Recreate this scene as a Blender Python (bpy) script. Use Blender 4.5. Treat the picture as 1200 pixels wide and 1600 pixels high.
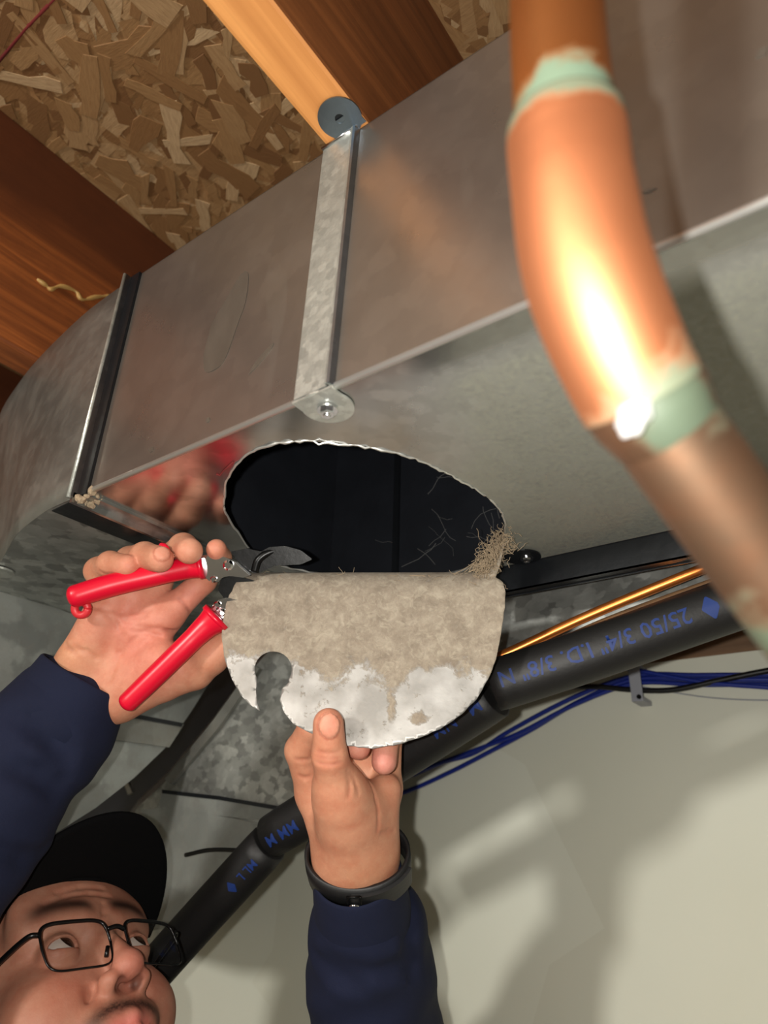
import bpy, bmesh, math, random
import numpy as np
from mathutils import Vector, Matrix, Euler
from mathutils.geometry import delaunay_2d_cdt

for o in list(bpy.data.objects):
    bpy.data.objects.remove(o)
scene = bpy.context.scene
COL = scene.collection
random.seed(7)
RNG = np.random.default_rng(11)

# ------------------------------------------------------------------ camera
# room axes: X along the duct, Y along the joists towards the wall, Z up; metres
CAMZ = 1.62
_d1 = np.array([-1680, 490, 1100.0]); _d2 = np.array([880, 570, 1100.0])
AX = -_d1/np.linalg.norm(_d1)
AY = _d2-(_d2@AX)*AX; AY /= np.linalg.norm(AY)
AZ = np.cross(AX, AY)
FPX = 1100.0
ORG = np.array([0, 0, CAMZ])
def ray(u, v):
    p = np.array([u-600.0, v-800.0, FPX])
    return np.array([p@AX, p@AY, p@AZ])
def P(u, v, d):            # photo position + distance -> room point
    return ORG+ray(u, v)*d/FPX
def onY(u, v, y): r = ray(u, v); return ORG+r*y/r[1]
def onZ(u, v, z): r = ray(u, v); return ORG+r*(z-CAMZ)/r[2]
def onX(u, v, x): r = ray(u, v); return ORG+r*x/r[0]
CR = np.array([AX[0], AY[0], AZ[0]]); CD = np.array([AX[1], AY[1], AZ[1]]); CF = np.array([AX[2], AY[2], AZ[2]])
cam = bpy.data.cameras.new('camera'); camo = bpy.data.objects.new('camera', cam); COL.objects.link(camo)
camo.matrix_world = Matrix(((CR[0], -CD[0], -CF[0], 0), (CR[1], -CD[1], -CF[1], 0), (CR[2], -CD[2], -CF[2], CAMZ), (0, 0, 0, 1)))
cam.sensor_fit = 'VERTICAL'; cam.sensor_height = 36; cam.sensor_width = 27
cam.lens = 36*FPX/1600; cam.clip_start = .01
cam.dof.use_dof = True; cam.dof.focus_distance = .54; cam.dof.aperture_fstop = 6.5
scene.camera = camo

# ------------------------------------------------------------------ light
w = bpy.data.worlds.new('room_ambient'); scene.world = w; w.use_nodes = True
w.node_tree.nodes['Background'].inputs[0].default_value = (.95, .95, .9, 1)
w.node_tree.nodes['Background'].inputs[1].default_value = .06
fl = bpy.data.lights.new('phone_flash', 'POINT'); flo = bpy.data.objects.new('phone_flash', fl); COL.objects.link(flo)
fl.energy = 12; fl.color = (1, .965, .9); fl.shadow_soft_size = .004
flo.location = ORG-CR*.026-CD*.004-CF*.002
# added unseen lamp behind the camera, lifts the wall and room
bl = bpy.data.lights.new('added_room_light', 'POINT'); blo = bpy.data.objects.new('added_room_light', bl); COL.objects.link(blo)
bl.energy = 84; bl.color = (1, .97, .91); bl.shadow_soft_size = .09
blo.location = (-.35, -1.60, 1.93)
vs = scene.view_settings
vs.view_transform = 'Standard'; vs.look = 'None'; vs.exposure = 0; vs.gamma = 1; vs.use_curve_mapping = False

# ------------------------------------------------------------------ materials
def srgb(r, g, b):
    f = lambda c: (c/255/12.92) if c/255 <= .04045 else ((c/255+.055)/1.055)**2.4
    return (f(r), f(g), f(b), 1)
class NT:
    def __init__(s, name):
        s.m = bpy.data.materials.new(name); s.m.use_nodes = True
        s.t = s.m.node_tree; s.b = s.t.nodes['Principled BSDF']
    def n(s, typ, **kw):
        x = s.t.nodes.new(typ)
        for k, v in kw.items(): setattr(x, k, v)
        return x
    def l(s, a, b): s.t.links.new(a, b)
    def coord(s, kind='Object', scale=(1, 1, 1), rot=(0, 0, 0)):
        c = s.n('ShaderNodeTexCoord'); m = s.n('ShaderNodeMapping')
        m.inputs['Scale'].default_value = scale; m.inputs['Rotation'].default_value = rot
        s.l(c.outputs[kind], m.inputs[0]); return m.outputs[0]
    def noise(s, co, scale, detail=4, rough=.55, dist=0):
        x = s.n('ShaderNodeTexNoise'); x.inputs['Scale'].default_value = scale
        x.inputs['Detail'].default_value = detail; x.inputs['Roughness'].default_value = rough; x.inputs['Distortion'].default_value = dist
        s.l(co, x.inputs['Vector']); return x.outputs['Fac']
    def vor(s, co, scale, feature='F1', out='Distance'):
        x = s.n('ShaderNodeTexVoronoi'); x.feature = feature; x.inputs['Scale'].default_value = scale
        s.l(co, x.inputs['Vector']); return x.outputs[out]
    def ramp(s, fac, stops):
        x = s.n('ShaderNodeValToRGB'); e = x.color_ramp.elements
        while len(e) < len(stops): e.new(.5)
        for i, (p, c) in enumerate(stops):
            e[i].position = p; e[i].color = c if len(c) == 4 else (*c, 1)
        s.l(fac, x.inputs[0]); return x.outputs[0]
    def mix(s, fac, a, b, typ='MIX'):
        x = s.n('ShaderNodeMix'); x.data_type = 'RGBA'; x.blend_type = typ
        for val, i in ((fac, 0), (a, 6), (b, 7)):
            if hasattr(val, 'is_output') or hasattr(val, 'links'): s.l(val, x.inputs[i])
            else: x.inputs[i].default_value = val
        return x.outputs[2]
    def rng(s, fac, a, b, c, d):
        x = s.n('ShaderNodeMapRange')
        for i, v in enumerate((a, b, c, d)): x.inputs[i+1].default_value = v
        s.l(fac, x.inputs[0]); return x.outputs[0]
    def attr(s, name):
        x = s.n('ShaderNodeAttribute'); x.attribute_name = name; return x
    def bump(s, h, strength=.3, dist=.001):
        x = s.n('ShaderNodeBump'); x.inputs['Strength'].default_value = strength; x.inputs['Distance'].default_value = dist
        s.l(h, x.inputs['Height']); s.l(x.outputs[0], s.b.inputs['Normal'])
    def set(s, color=None, rough=None, metal=None, spec=None, **kw):
        for nm, v in (('Base Color', color), ('Roughness', rough), ('Metallic', metal), ('Specular IOR Level', spec)):
            if v is None: continue
            if hasattr(v, 'links'): s.l(v, s.b.inputs[nm])
            else: s.b.inputs[nm].default_value = v
        for k, v in kw.items(): s.b.inputs[k.replace('_', ' ')].default_value = v
        return s
M = {}
def plain(name, col, rough=.5, metal=0, bump=None, var=0.0, vscale=30, **kw):
    t = NT(name); co = t.coord()
    c = col
    if var:
        f = t.noise(co, vscale, 5)
        c = t.mix(f, tuple(x*(1-var) for x in col[:3])+(1,), tuple(min(1, x*(1+var)) for x in col[:3])+(1,))
    t.set(c, rough, metal, **kw)
    if bump: t.bump(t.noise(co, bump[0], 4), bump[1], bump[2] if len(bump) > 2 else .001)
    M[name] = t.m; return t.m
def galv(name, col, r0, r1, spangle=45, contrast=.25, stretch=(1, 1, 1), metal=1.0, smear=0.0, bumpy=.06, dust=None, film=False):
    t = NT(name); co = t.coord('Object', stretch)
    n1 = t.noise(co, spangle*.35, 6, .6, .6)
    dn = t.n('ShaderNodeTexNoise'); dn.inputs['Scale'].default_value = spangle*1.6; dn.inputs['Detail'].default_value = 3; t.l(co, dn.inputs['Vector'])
    ma = t.n('ShaderNodeVectorMath', operation='MULTIPLY_ADD'); t.l(dn.outputs['Color'], ma.inputs[0]); ma.inputs[1].default_value = (1.1/spangle,)*3; t.l(co, ma.inputs[2])
    x = t.n('ShaderNodeTexVoronoi'); x.feature = 'SMOOTH_F1'; x.inputs['Smoothness'].default_value = .35; x.inputs['Scale'].default_value = spangle; t.l(ma.outputs[0], x.inputs['Vector'])
    g = t.n('ShaderNodeRGBToBW'); t.l(x.outputs['Color'], g.inputs[0])
    mixf = t.n('ShaderNodeMath', operation='MULTIPLY'); t.l(g.outputs[0], mixf.inputs[0]); t.l(n1, mixf.inputs[1])
    f = t.rng(mixf.outputs[0], .05, .5, 0, 1)
    lo = tuple(c*(1-contrast) for c in col[:3])+(1,); hi = tuple(min(1, c*(1+contrast)) for c in col[:3])+(1,)
    c = t.mix(f, lo, hi)
    n2 = t.noise(co, 4, 5, .6)
    c = t.mix(t.rng(n2, .35, .7, 0, .35), c, tuple(x*.6 for x in col[:3])+(1,))
    big = t.noise(t.coord('Object', (1.2, 1.2, 1.2)), 7, 5, .65)
    rr = t.rng(big, .3, .75, r0, r1)
    if smear:
        # scattered pale smears left by handling
        sm = t.noise(t.coord('Object', (4, 4, 1.5)), 6, 3, .4, .4)
        fac = t.rng(sm, .66, .72, 0, smear)
        c = t.mix(fac, c, srgb(190, 190, 182)); 
    t.set(c, rr, metal)
    if dust:
        dn = t.noise(co, 60, 6, .7)
        fd = t.rng(dn, .45, .7, 0, dust)
        c = t.mix(fd, c, srgb(120, 112, 98)); t.l(c, t.b.inputs['Base Color'])
        inv = t.rng(fd, 0, 1, metal, .1); t.l(inv, t.b.inputs['Metallic'])
    if film:      # greyish dust film over the far part of the sheet, with a ragged diagonal border
        tc = t.n('ShaderNodeTexCoord'); sp = t.n('ShaderNodeSeparateXYZ'); t.l(tc.outputs['Object'], sp.inputs[0])
        e = t.n('ShaderNodeMath', operation='MULTIPLY_ADD'); t.l(sp.outputs[1], e.inputs[0]); e.inputs[1].default_value = .55; t.l(sp.outputs[0], e.inputs[2])
        nz = t.noise(t.coord('Object', (1, 1, 1)), 14, 5, .6); e2 = t.n('ShaderNodeMath', operation='MULTIPLY_ADD'); t.l(nz, e2.inputs[0]); e2.inputs[1].default_value = .09; t.l(e.outputs[0], e2.inputs[2])
        fx_ = t.rng(e2.outputs[0], -.005, .045, 0, 1); fy_ = t.rng(sp.outputs[1], .255, .275, 0, 1)
        mm = t.n('ShaderNodeMath', operation='MULTIPLY'); t.l(fx_, mm.inputs[0]); t.l(fy_, mm.inputs[1])
        gr = t.noise(co, 260, 4, .7); m3 = t.n('ShaderNodeMath', operation='MULTIPLY'); t.l(mm.outputs[0], m3.inputs[0]); t.l(t.rng(gr, .3, .7, .62, 1), m3.inputs[1])
        c = t.mix(m3.outputs[0], c, t.mix(gr, srgb(120, 120, 108), srgb(160, 160, 145))); t.l(c, t.b.inputs['Base Color'])
        t.l(t.rng(m3.outputs[0], 0, 1, metal, .25), t.b.inputs['Metallic'])
        rm = t.n('ShaderNodeMix'); rm.data_type = 'FLOAT'; t.l(m3.outputs[0], rm.inputs[0]); t.l(rr, rm.inputs[2]); rm.inputs[3].default_value = .55; t.l(rm.outputs[0], t.b.inputs['Roughness'])
    if bumpy: t.bump(t.noise(co, spangle*1.1, 3), bumpy, .001)
    M[name] = t.m; return t.m

def wood(name, dark, light, grain_axis='Y', scale=1.0, rough=.6, dirt=.3, band=None):
    t = NT(name)
    sc = {'Y': (14*scale, .7*scale, 14*scale), 'X': (.7*scale, 14*scale, 14*scale)}[grain_axis]
    co = t.coord('Object', sc)
    n = t.noise(co, 2.2, 6, .6, 1.2)
    fine = t.noise(t.coord('Object', tuple(4*q for q in sc)), 3, 4, .6)
    c = t.ramp(n, [(.3, dark), (.5, tuple((a+b)/2 for a, b in zip(dark, light))), (.62, light), (.8, tuple(x*.8 for x in light[:3])+(1,))])
    c = t.mix(t.rng(fine, .3, .7, 0, .35), c, dark)
    if band:      # darker heartwood band along the upper half of the board
        tc = t.n('ShaderNodeTexCoord'); sp = t.n('ShaderNodeSeparateXYZ'); t.l(tc.outputs['Object'], sp.inputs[0])
        wv = t.noise(t.coord('Object', (3, 1.2, 3)), 2.5, 3)
        a = t.n('ShaderNodeMath', operation='MULTIPLY_ADD'); t.l(wv, a.inputs[0]); a.inputs[1].default_value = .09; t.l(sp.outputs[2], a.inputs[2])
        fb = t.rng(a.outputs[0], band[0]+.045-.02, band[0]+.045+.03, 0, 1)
        c = t.mix(fb, c, t.mix(n, tuple(x*.55 for x in dark[:3])+(1,), dark))
    if dirt:
        dn = t.noise(t.coord('Object', (3, 3, 3)), 4, 6, .7)
        c = t.mix(t.rng(dn, .5, .75, 0, dirt), c, tuple(x*.4 for x in dark[:3])+(1,))
    t.set(c, rough); t.bump(fine, .25, .001)
    M[name] = t.m; return t.m

galv('duct_metal', (.385, .345, .30), .24, .40, 60, .06, smear=.22, bumpy=.03, metal=.86)
galv('duct_bottom_metal', (.46, .46, .46), .16, .30, 90, .14, bumpy=.04, film=True)
galv('elbow_metal', (.32, .32, .29), .36, .52, 30, .2, metal=.85, bumpy=.08, dust=.35)
galv('spangled_metal', (.48, .49, .46), .34, .52, 75, .45, bumpy=.15, metal=.9, stretch=(1, 1, 1.4))
galv('drop_metal', (.38, .40, .375), .42, .6, 26, .3, metal=.7, bumpy=.1, dust=.3)
galv('strap_metal', (.56, .58, .53), .34, .5, 170, .22, bumpy=.5, metal=.7)
galv('strap_edge', (.26, .31, .36), .3, .45, 120, .1)
galv('bright_zinc', (.75, .76, .78), .12, .25, 80, .1)
galv('cleat_metal', (.50, .52, .53), .25, .4, 80, .2, bumpy=.1)
plain('edge_metal', (.8, .8, .76, 1), .42, .85)
plain('painted_shade', srgb(27, 29, 34), .42, 0, bump=(180, .25), var=.4, vscale=25)  # near-black colour standing in for dark reflections inside the duct and gap shade
plain('black_metal', srgb(26, 28, 31), .3, .3, bump=(70, .3), var=.5, vscale=25)
plain('black_steel', srgb(20, 20, 20), .32, .6, bump=(120, .15))
plain('chrome', (.72, .73, .74, 1), .12, 1)
plain('red_grip', srgb(205, 8, 42), .33, 0, bump=(90, .05), **{})
plain('red_soft', srgb(196, 40, 48), .45)
plain('cobweb', srgb(74, 74, 74), .9)
plain('lint', srgb(150, 132, 108), 1, var=.3, vscale=300)
wood('joist_wood', srgb(186, 120, 60), srgb(224, 156, 88), scale=1.0, dirt=.06)
wood('joist_wood_dark', srgb(104, 52, 22), srgb(176, 98, 44), scale=1.2, dirt=.35, band=(2.225,))
wood('joist_side_shade', srgb(104, 58, 26), srgb(156, 96, 50), scale=1.0, dirt=.3)  # darker copy of the joist wood, puts side shade into the colour
wood('ledger_wood', srgb(96, 70, 48), srgb(140, 106, 74), 'X', dirt=.4)
plain('glue', srgb(190, 150, 88), .35)
plain('floor_concrete', srgb(120, 118, 112), .8, bump=(30, .2), var=.2, vscale=6)
plain('plain_wall', srgb(176, 172, 158), .8, var=.05, vscale=3)
plain('blue_cable', srgb(20, 40, 128), .4)
plain('black_cable', srgb(12, 12, 13), .4)
plain('clip_plastic', srgb(150, 152, 160), .4)
plain('foam', srgb(18, 17, 17), .55, bump=(220, .2), var=.35, vscale=22)
plain('blue_ink', srgb(10, 42, 104), .6)
plain('copper_small', srgb(190, 110, 50), .32, .8, var=.2, vscale=40)
plain('sweat_fabric', srgb(17, 23, 46), .9, bump=(900, .35, .0006), var=.16, vscale=45, spec=.3)
plain('cap_fabric', srgb(9, 9, 10), .95, bump=(700, .3, .0006), var=.1, spec=.1)
plain('badge_red', srgb(140, 25, 32), .7, bump=(300, .4))
plain('badge_white', srgb(170, 165, 155), .7)
plain('strap_rubber', srgb(18, 18, 19), .5, bump=(260, .15))
plain('frame_black', srgb(12, 12, 13), .3, .3)
plain('denim', srgb(38, 44, 60), .9, var=.2)
plain('shoe', srgb(40, 34, 30), .7)
plain('hair_dark', srgb(26, 20, 17), .6, bump=(500, .6))
# cream wall with faint darker patches
t = NT('cream_wall'); co = t.coord()
f1 = t.noise(t.coord('Object', (1, 1, 1)), 3.2, 2, .4)
pat = t.vor(t.coord('Object', (3.2, 1, 4.3), (0, .35, 0)), 1.3, 'F1', 'Color')
bw = t.n('ShaderNodeRGBToBW'); t.l(pat, bw.inputs[0])
c = t.mix(t.rng(f1, .35, .65, 0, 1), srgb(216, 217, 200), srgb(226, 227, 212))
c = t.mix(t.rng(bw.outputs[0], .40, .56, 0, .3), c, srgb(203, 201, 182))
t.set(c, .7); t.bump(t.noise(co, 40, 4), .05, .002); M['cream_wall'] = t.m
# oriented strand board
t = NT('osb_base'); co = t.coord('Object', (30, 30, 30))
c = t.ramp(t.noise(co, 1.4, 6, .7, 1), [(.3, srgb(126, 88, 50)), (.55, srgb(156, 114, 70)), (.75, srgb(176, 138, 92))])
t.set(c, .8); t.bump(t.noise(co, 3, 4), .5, .002); M['osb_base'] = t.m
def strand_mat(name, tint):
    t = NT(name); oi = t.attr('tone'); ob = t.n('ShaderNodeObjectInfo')
    g = t.noise(t.coord('Object', (40, 260, 40)), 2, 4, .6, .6)
    src = oi.outputs['Fac'] if tint == 'attr' else ob.outputs['Random']
    c = t.ramp(src, [(0, srgb(108, 72, 36)), (.3, srgb(134, 96, 55)), (.6, srgb(150, 113, 70)), (.85, srgb(166, 132, 90)), (1, srgb(188, 158, 118))])
    c = t.mix(t.rng(g, .35, .7, 0, .45), c, srgb(112, 74, 38))
    t.set(c, .75); t.bump(g, .4, .001); M[name] = t.m
strand_mat('strand_wood', 'object'); strand_mat('strand_wood_stuff', 'attr')
plain('chalk', srgb(110, 30, 28), .9)
# skin, coloured through a colour attribute
t = NT('skin'); a = t.attr('tint'); co = t.coord()
mt = t.noise(co, 70, 6, .65); c = t.mix(t.rng(mt, .38, .68, 0, .6), a.outputs['Color'], (.86, .60, .55, 1), 'MULTIPLY'); c = t.mix(t.rng(t.noise(co, 240, 4, .6), .5, .75, 0, .3), c, (1.25, 1.3, 1.3, 1), 'MULTIPLY')
t.set(c, .54, 0, spec=.35, Subsurface_Weight=.12, Subsurface_Scale=.004); t.b.inputs['Subsurface Radius'].default_value = (1, .35, .2)
t.bump(t.noise(co, 520, 6, .7), .38, .0007); M['skin'] = t.m
# eye
t = NT('eye_mat'); tc = t.n('ShaderNodeTexCoord'); sp = t.n('ShaderNodeSeparateXYZ'); t.l(tc.outputs['Object'], sp.inputs[0])
c = t.ramp(t.rng(sp.outputs[1], .0085, .0125, 0, 1), [(0, srgb(176, 160, 150)), (.30, srgb(180, 165, 156)), (.36, srgb(30, 18, 12)), (.78, srgb(58, 34, 22)), (.84, srgb(5, 4, 4))])
t.set(c, .08); M['eye_mat'] = t.m
# spectacle glass
t = NT('lens_glass'); tr = t.n('ShaderNodeBsdfTransparent'); gl = t.n('ShaderNodeBsdfGlossy'); gl.inputs['Roughness'].default_value = .02
tr.inputs[0].default_value = (.93, .95, .95, 1)
fr = t.n('ShaderNodeValue'); fr.outputs[0].default_value = .07; ms = t.n('ShaderNodeMixShader')
t.l(fr.outputs[0], ms.inputs[0]); t.l(tr.outputs[0], ms.inputs[1]); t.l(gl.outputs[0], ms.inputs[2])
t.l(ms.outputs[0], t.t.nodes['Material Output'].inputs[0]); M['lens_glass'] = t.m
# copper water pipe with patina
def copper(name, base, dull, green, dullness, patina, rough=(.22, .42)):
    t = NT(name); co = t.coord(); at = t.attr('patina')
    n = t.noise(co, 55, 6, .65, .5); n2 = t.noise(co, 25, 5, .6)
    c = t.mix(t.rng(n2, .35, .65, 0, dullness), base, dull)
    s = t.n('ShaderNodeMath', operation='ADD'); t.l(at.outputs['Fac'], s.inputs[0]); t.l(t.rng(n, .3, .7, -.35, .35), s.inputs[1])
    g = t.rng(s.outputs[0], .4, .72, 0, .9)
    c = t.mix(g, c, t.mix(n2, green, tuple(x*1.35 for x in green[:3])+(1,)))
    t.set(c, t.rng(n2, .3, .7, *rough)); t.l(t.rng(g, 0, 1, 1.0*(1-dullness*.2), 0), t.b.inputs['Metallic'])
    t.bump(n, .12, .001); M[name] = t.m
copper('copper_bright', srgb(190, 124, 86), srgb(170, 106, 68), srgb(72, 92, 76), .4, 0, (.54, .6))
copper('copper_dull', srgb(128, 90, 66), srgb(92, 74, 58), srgb(60, 74, 60), .9, 0, (.38, .55))
copper('copper_upper', srgb(176, 112, 62), srgb(146, 92, 52), srgb(84, 112, 96), .6, 0, (.35, .5))
plain('solder', (.88, .88, .88, 1), .36, .6, bump=(120, .4))
# dusty cut-out plate
t = NT('dusty_sheet'); at = t.attr('dust'); co = t.coord()
n = t.noise(co, 70, 7, .7, .3); nf = t.noise(co, 420, 6, .7); nb = t.noise(co, 130, 5, .65, 1.2)
c = t.ramp(n, [(.3, srgb(122, 110, 96)), (.5, srgb(146, 134, 118)), (.7, srgb(166, 155, 138))])
c = t.mix(t.rng(nf, .3, .7, 0, .3), c, srgb(98, 88, 76))
c = t.mix(t.rng(nb, .5, .66, 0, .4), c, srgb(180, 171, 152))
s = t.n('ShaderNodeMath', operation='ADD'); t.l(at.outputs['Fac'], s.inputs[0]); t.l(t.rng(n, .3, .7, -.42, .42), s.inputs[1])
s2 = t.n('ShaderNodeMath', operation='ADD'); t.l(s.outputs[0], s2.inputs[0]); t.l(t.rng(nf, .3, .7, -.12, .12), s2.inputs[1])
g = t.rng(s2.outputs[0], .34, .66, .12, 1)
c = t.mix(g, t.mix(t.rng(t.noise(co, 38, 3, .5), .35, .65, 0, 1), (.24, .235, .22, 1), (.44, .435, .42, 1)), c)
t.set(c, t.rng(g, 0, 1, .40, .95)); t.l(t.rng(g, 0, 1, .55, 0), t.b.inputs['Metallic'])
bn = t.n('ShaderNodeMath', operation='MULTIPLY'); t.l(nf, bn.inputs[0]); t.l(g, bn.inputs[1]); t.bump(bn.outputs[0], .5, .001); M['dusty_sheet'] = t.m

# ------------------------------------------------------------------ helpers
def tag(o, label=None, cat=None, group=None, kind=None):
    if label: o['label'] = label
    if cat: o['category'] = cat
    if group: o['group'] = group
    if kind: o['kind'] = kind
    return o
def thing(name, label, cat, loc=(0, 0, 0), group=None):
    o = bpy.data.objects.new(name, None); COL.objects.link(o); o.location = Vector(loc); o.empty_display_size = .02
    return tag(o, label, cat, group)
def linkmesh(name, me, mat, parent=None, smooth=False):
    o = bpy.data.objects.new(name, me); COL.objects.link(o)
    if mat is not None: me.materials.append(M[mat] if isinstance(mat, str) else mat)
    if smooth:
        me.polygons.foreach_set('use_smooth', [True]*len(me.polygons))
    if parent is not None:
        o.parent = parent
        if parent.type == 'EMPTY': o.matrix_parent_inverse = Matrix.Translation(-Vector(parent.location))
    return o
def mesh(name, V, F, mat, parent=None, smooth=False):
    me = bpy.data.meshes.new(name); me.from_pydata([tuple(map(float, v)) for v in V], [], [list(map(int, f)) for f in F]); me.update()
    return linkmesh(name, me, mat, parent, smooth)
def bmobj(name, bm, mat, parent=None, smooth=False, fix=True):
    if fix: bmesh.ops.recalc_face_normals(bm, faces=bm.faces[:])
    me = bpy.data.meshes.new(name); bm.to_mesh(me); bm.free()
    return linkmesh(name, me, mat, parent, smooth)
def addbox(bm, c, s, rot=None, bev=0):
    r = bmesh.ops.create_cube(bm, size=1)['verts']
    mtx = Matrix.Translation(Vector(c)) @ (rot.to_4x4() if rot is not None else Matrix.Identity(4)) @ Matrix.Diagonal((*s, 1))
    bmesh.ops.transform(bm, matrix=mtx, verts=r)
    if bev:
        es = list({e for v in r for e in v.link_edges}); bmesh.ops.bevel(bm, geom=es, offset=bev, segments=2, affect='EDGES', profile=.6)
    return r
def box(name, lo, hi, mat, parent=None, bev=0):
    bm = bmesh.new(); lo = np.array(lo, float); hi = np.array(hi, float)
    addbox(bm, (lo+hi)/2, hi-lo, bev=bev); return bmobj(name, bm, mat, parent)
def catmull(pts, n):
    pts = [np.array(p, float) for p in pts]
    if len(pts) == 2: return [pts[0]+(pts[1]-pts[0])*i/n for i in range(n+1)]
    ext = [2*pts[0]-pts[1]]+pts+[2*pts[-1]-pts[-2]]; out = []
    for i in range(1, len(ext)-2):
        a, b, c, d = ext[i-1:i+3]
        for k in range(n):
            s = k/n
            out.append(.5*((2*b)+(-a+c)*s+(2*a-5*b+4*c-d)*s*s+(-a+3*b-3*c+d)*s**3))
    out.append(pts[-1]); return out
def tube_data(path, radii, seg=12, caps=True):
    path = [np.array(p[:3], float) for p in path]; n = len(path)
    if np.isscalar(radii): radii = [radii]*n
    T = []
    for i in range(n):
        a = path[max(0, i-1)]; b = path[min(n-1, i+1)]; d = b-a; T.append(d/np.linalg.norm(d))
    up = np.array([0, 0, 1.0]) if abs(T[0][2]) < .9 else np.array([0, 1.0, 0])
    N = np.cross(T[0], up); N /= np.linalg.norm(N); V = []; F = []
    for i in range(n):
        N = N-T[i]*(N@T[i]); N /= np.linalg.norm(N); B = np.cross(T[i], N)
        for k in range(seg):
            a = 2*math.pi*k/seg; V.append(path[i]+radii[i]*(math.cos(a)*N+math.sin(a)*B))
    for i in range(n-1):
        for k in range(seg):
            F.append([i*seg+k, i*seg+(k+1) % seg, (i+1)*seg+(k+1) % seg, (i+1)*seg+k])
    if caps: F.append(list(range(seg))[::-1]); F.append([(n-1)*seg+k for k in range(seg)])
    return V, F
def tube(name, path, radii, mat, parent=None, seg=12, smooth=True):
    V, F = tube_data(path, radii, seg); return mesh(name, V, F, mat, parent, smooth)
def extrude_poly(name, pts3, vec, mat, parent=None, bev=0):
    """flat polygon (room points) swept along vec into a solid"""
    bm = bmesh.new(); vs = [bm.verts.new(Vector(p)) for p in pts3]; f = bm.faces.new(vs)
    r = bmesh.ops.extrude_face_region(bm, geom=[f]); nv = [g for g in r['geom'] if isinstance(g, bmesh.types.BMVert)]
    bmesh.ops.translate(bm, verts=nv, vec=Vector(vec))
    if bev: bmesh.ops.bevel(bm, geom=bm.edges[:], offset=bev, segments=2, affect='EDGES')
    return bmobj(name, bm, mat, parent)
def cyl(bm, a, b, r, seg=20, r2=None):
    V, F = tube_data([a, b], [r, r if r2 is None else r2], seg); vs = [bm.verts.new(Vector(v)) for v in V]
    for f in F: bm.faces.new([vs[i] for i in f])
    return vs
def cdt(outer, holes=(), inner=()):
    """triangulate a 2-D region; returns points and triangles"""
    pts = []; edges = []
    for loop in [outer]+list(holes):
        b = len(pts); n = len(loop); pts += [Vector((float(p[0]), float(p[1]))) for p in loop]
        edges += [(b+i, b+(i+1) % n) for i in range(n)]
    def inside(p, loop):
        c = False; n = len(loop); j = n-1
        for i in range(n):
            if (loop[i][1] > p[1]) != (loop[j][1] > p[1]) and p[0] < (loop[j][0]-loop[i][0])*(p[1]-loop[i][1])/(loop[j][1]-loop[i][1])+loop[i][0]: c = not c
            j = i
        return c
    for p in inner:
        if inside(p, outer) and not any(inside(p, h) for h in holes): pts.append(Vector((float(p[0]), float(p[1]))))
    v, e, f, *_ = delaunay_2d_cdt(pts, edges, [], 0, 1e-7)
    F = []
    for t in f:
        c = [sum(v[i][k] for i in t)/3 for k in (0, 1)]
        if inside(c, outer) and not any(inside(c, h) for h in holes): F.append(list(t))
    return [np.array((p[0], p[1])) for p in v], F
def thicken(o, th, off=-1):
    m = o.modifiers.new('thickness', 'SOLIDIFY'); m.thickness = th; m.offset = off
    return o

# ------------------------------------------------------------------ the room
JB = CAMZ+.449; OSBZ = CAMZ+.716           # underside of joists, underside of subfloor
ZB = CAMZ+.234; ZT = CAMZ+.4475; YF = .24; YR = .527; XS = -.456   # duct: bottom, top, front, rear, left joint
WY = .92
RX0, RX1, RY0 = -2.6, 2.6, -2.4
def struct(o): o['kind'] = 'structure'; return o
struct(box('floor', (RX0, RY0, -.05), (RX1, WY+.1, 0), 'floor_concrete'))
struct(box('wall_back', (RX0, WY, 0), (RX1, WY+.1, CAMZ+.234), 'cream_wall'))
struct(box('wall_left', (RX0-.1, RY0, 0), (RX0, WY+.1, OSBZ), 'plain_wall'))
struct(box('wall_right', (RX1, RY0, 0), (RX1+.1, WY+.1, OSBZ), 'plain_wall'))
struct(box('wall_front', (RX0, RY0-.1, 0), (RX1, RY0, OSBZ), 'plain_wall'))
struct(box('trim_1', (RX0, WY+.01, CAMZ+.234), (RX1, WY+.1, OSBZ), 'ledger_wood'))
ceil = struct(box('ceiling', (RX0, RY0, OSBZ), (RX1, WY+.1, OSBZ+.018), 'osb_base'))

# strands of the board: irregular thin chips pressed on its underside
def chip(n):
    L = RNG.uniform(.03, .085); W = RNG.uniform(.009, .026); pts = []
    m = 5
    for i in range(m): pts.append((-L/2+L*i/(m-1), -W/2+RNG.normal(0, W*.13)))
    for i in range(m): pts.append((L/2-L*i/(m-1), W/2+RNG.normal(0, W*.13)))
    pts[0] = (pts[0][0]+RNG.normal(0, .006), pts[0][1]); pts[-1] = (pts[-1][0]+RNG.normal(0, .006), pts[-1][1])
    return pts
def chip_mesh(pts, k):
    n = len(pts); V = [(x, y, 0) for x, y in pts]+[(x*.985, y*.96, -.0009) for x, y in pts]
    F = [list(range(n, 2*n))[::-1]]+[[i, (i+1) % n, n+(i+1) % n, n+i] for i in range(n)]
    me = bpy.data.meshes.new('strand'); me.from_pydata(V, [], F); me.update(); me.materials.append(M['strand_wood']); return me
chips = [chip_mesh(chip(i), i) for i in range(26)]
def chip_place():
    # the bay left of the joist, then the sliver right of it
    if RNG.random() < .86: return RNG.uniform(-.645, -.20), RNG.uniform(.0, .47)
    return RNG.uniform(-.205, -.02), RNG.uniform(.27, .46)
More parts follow.
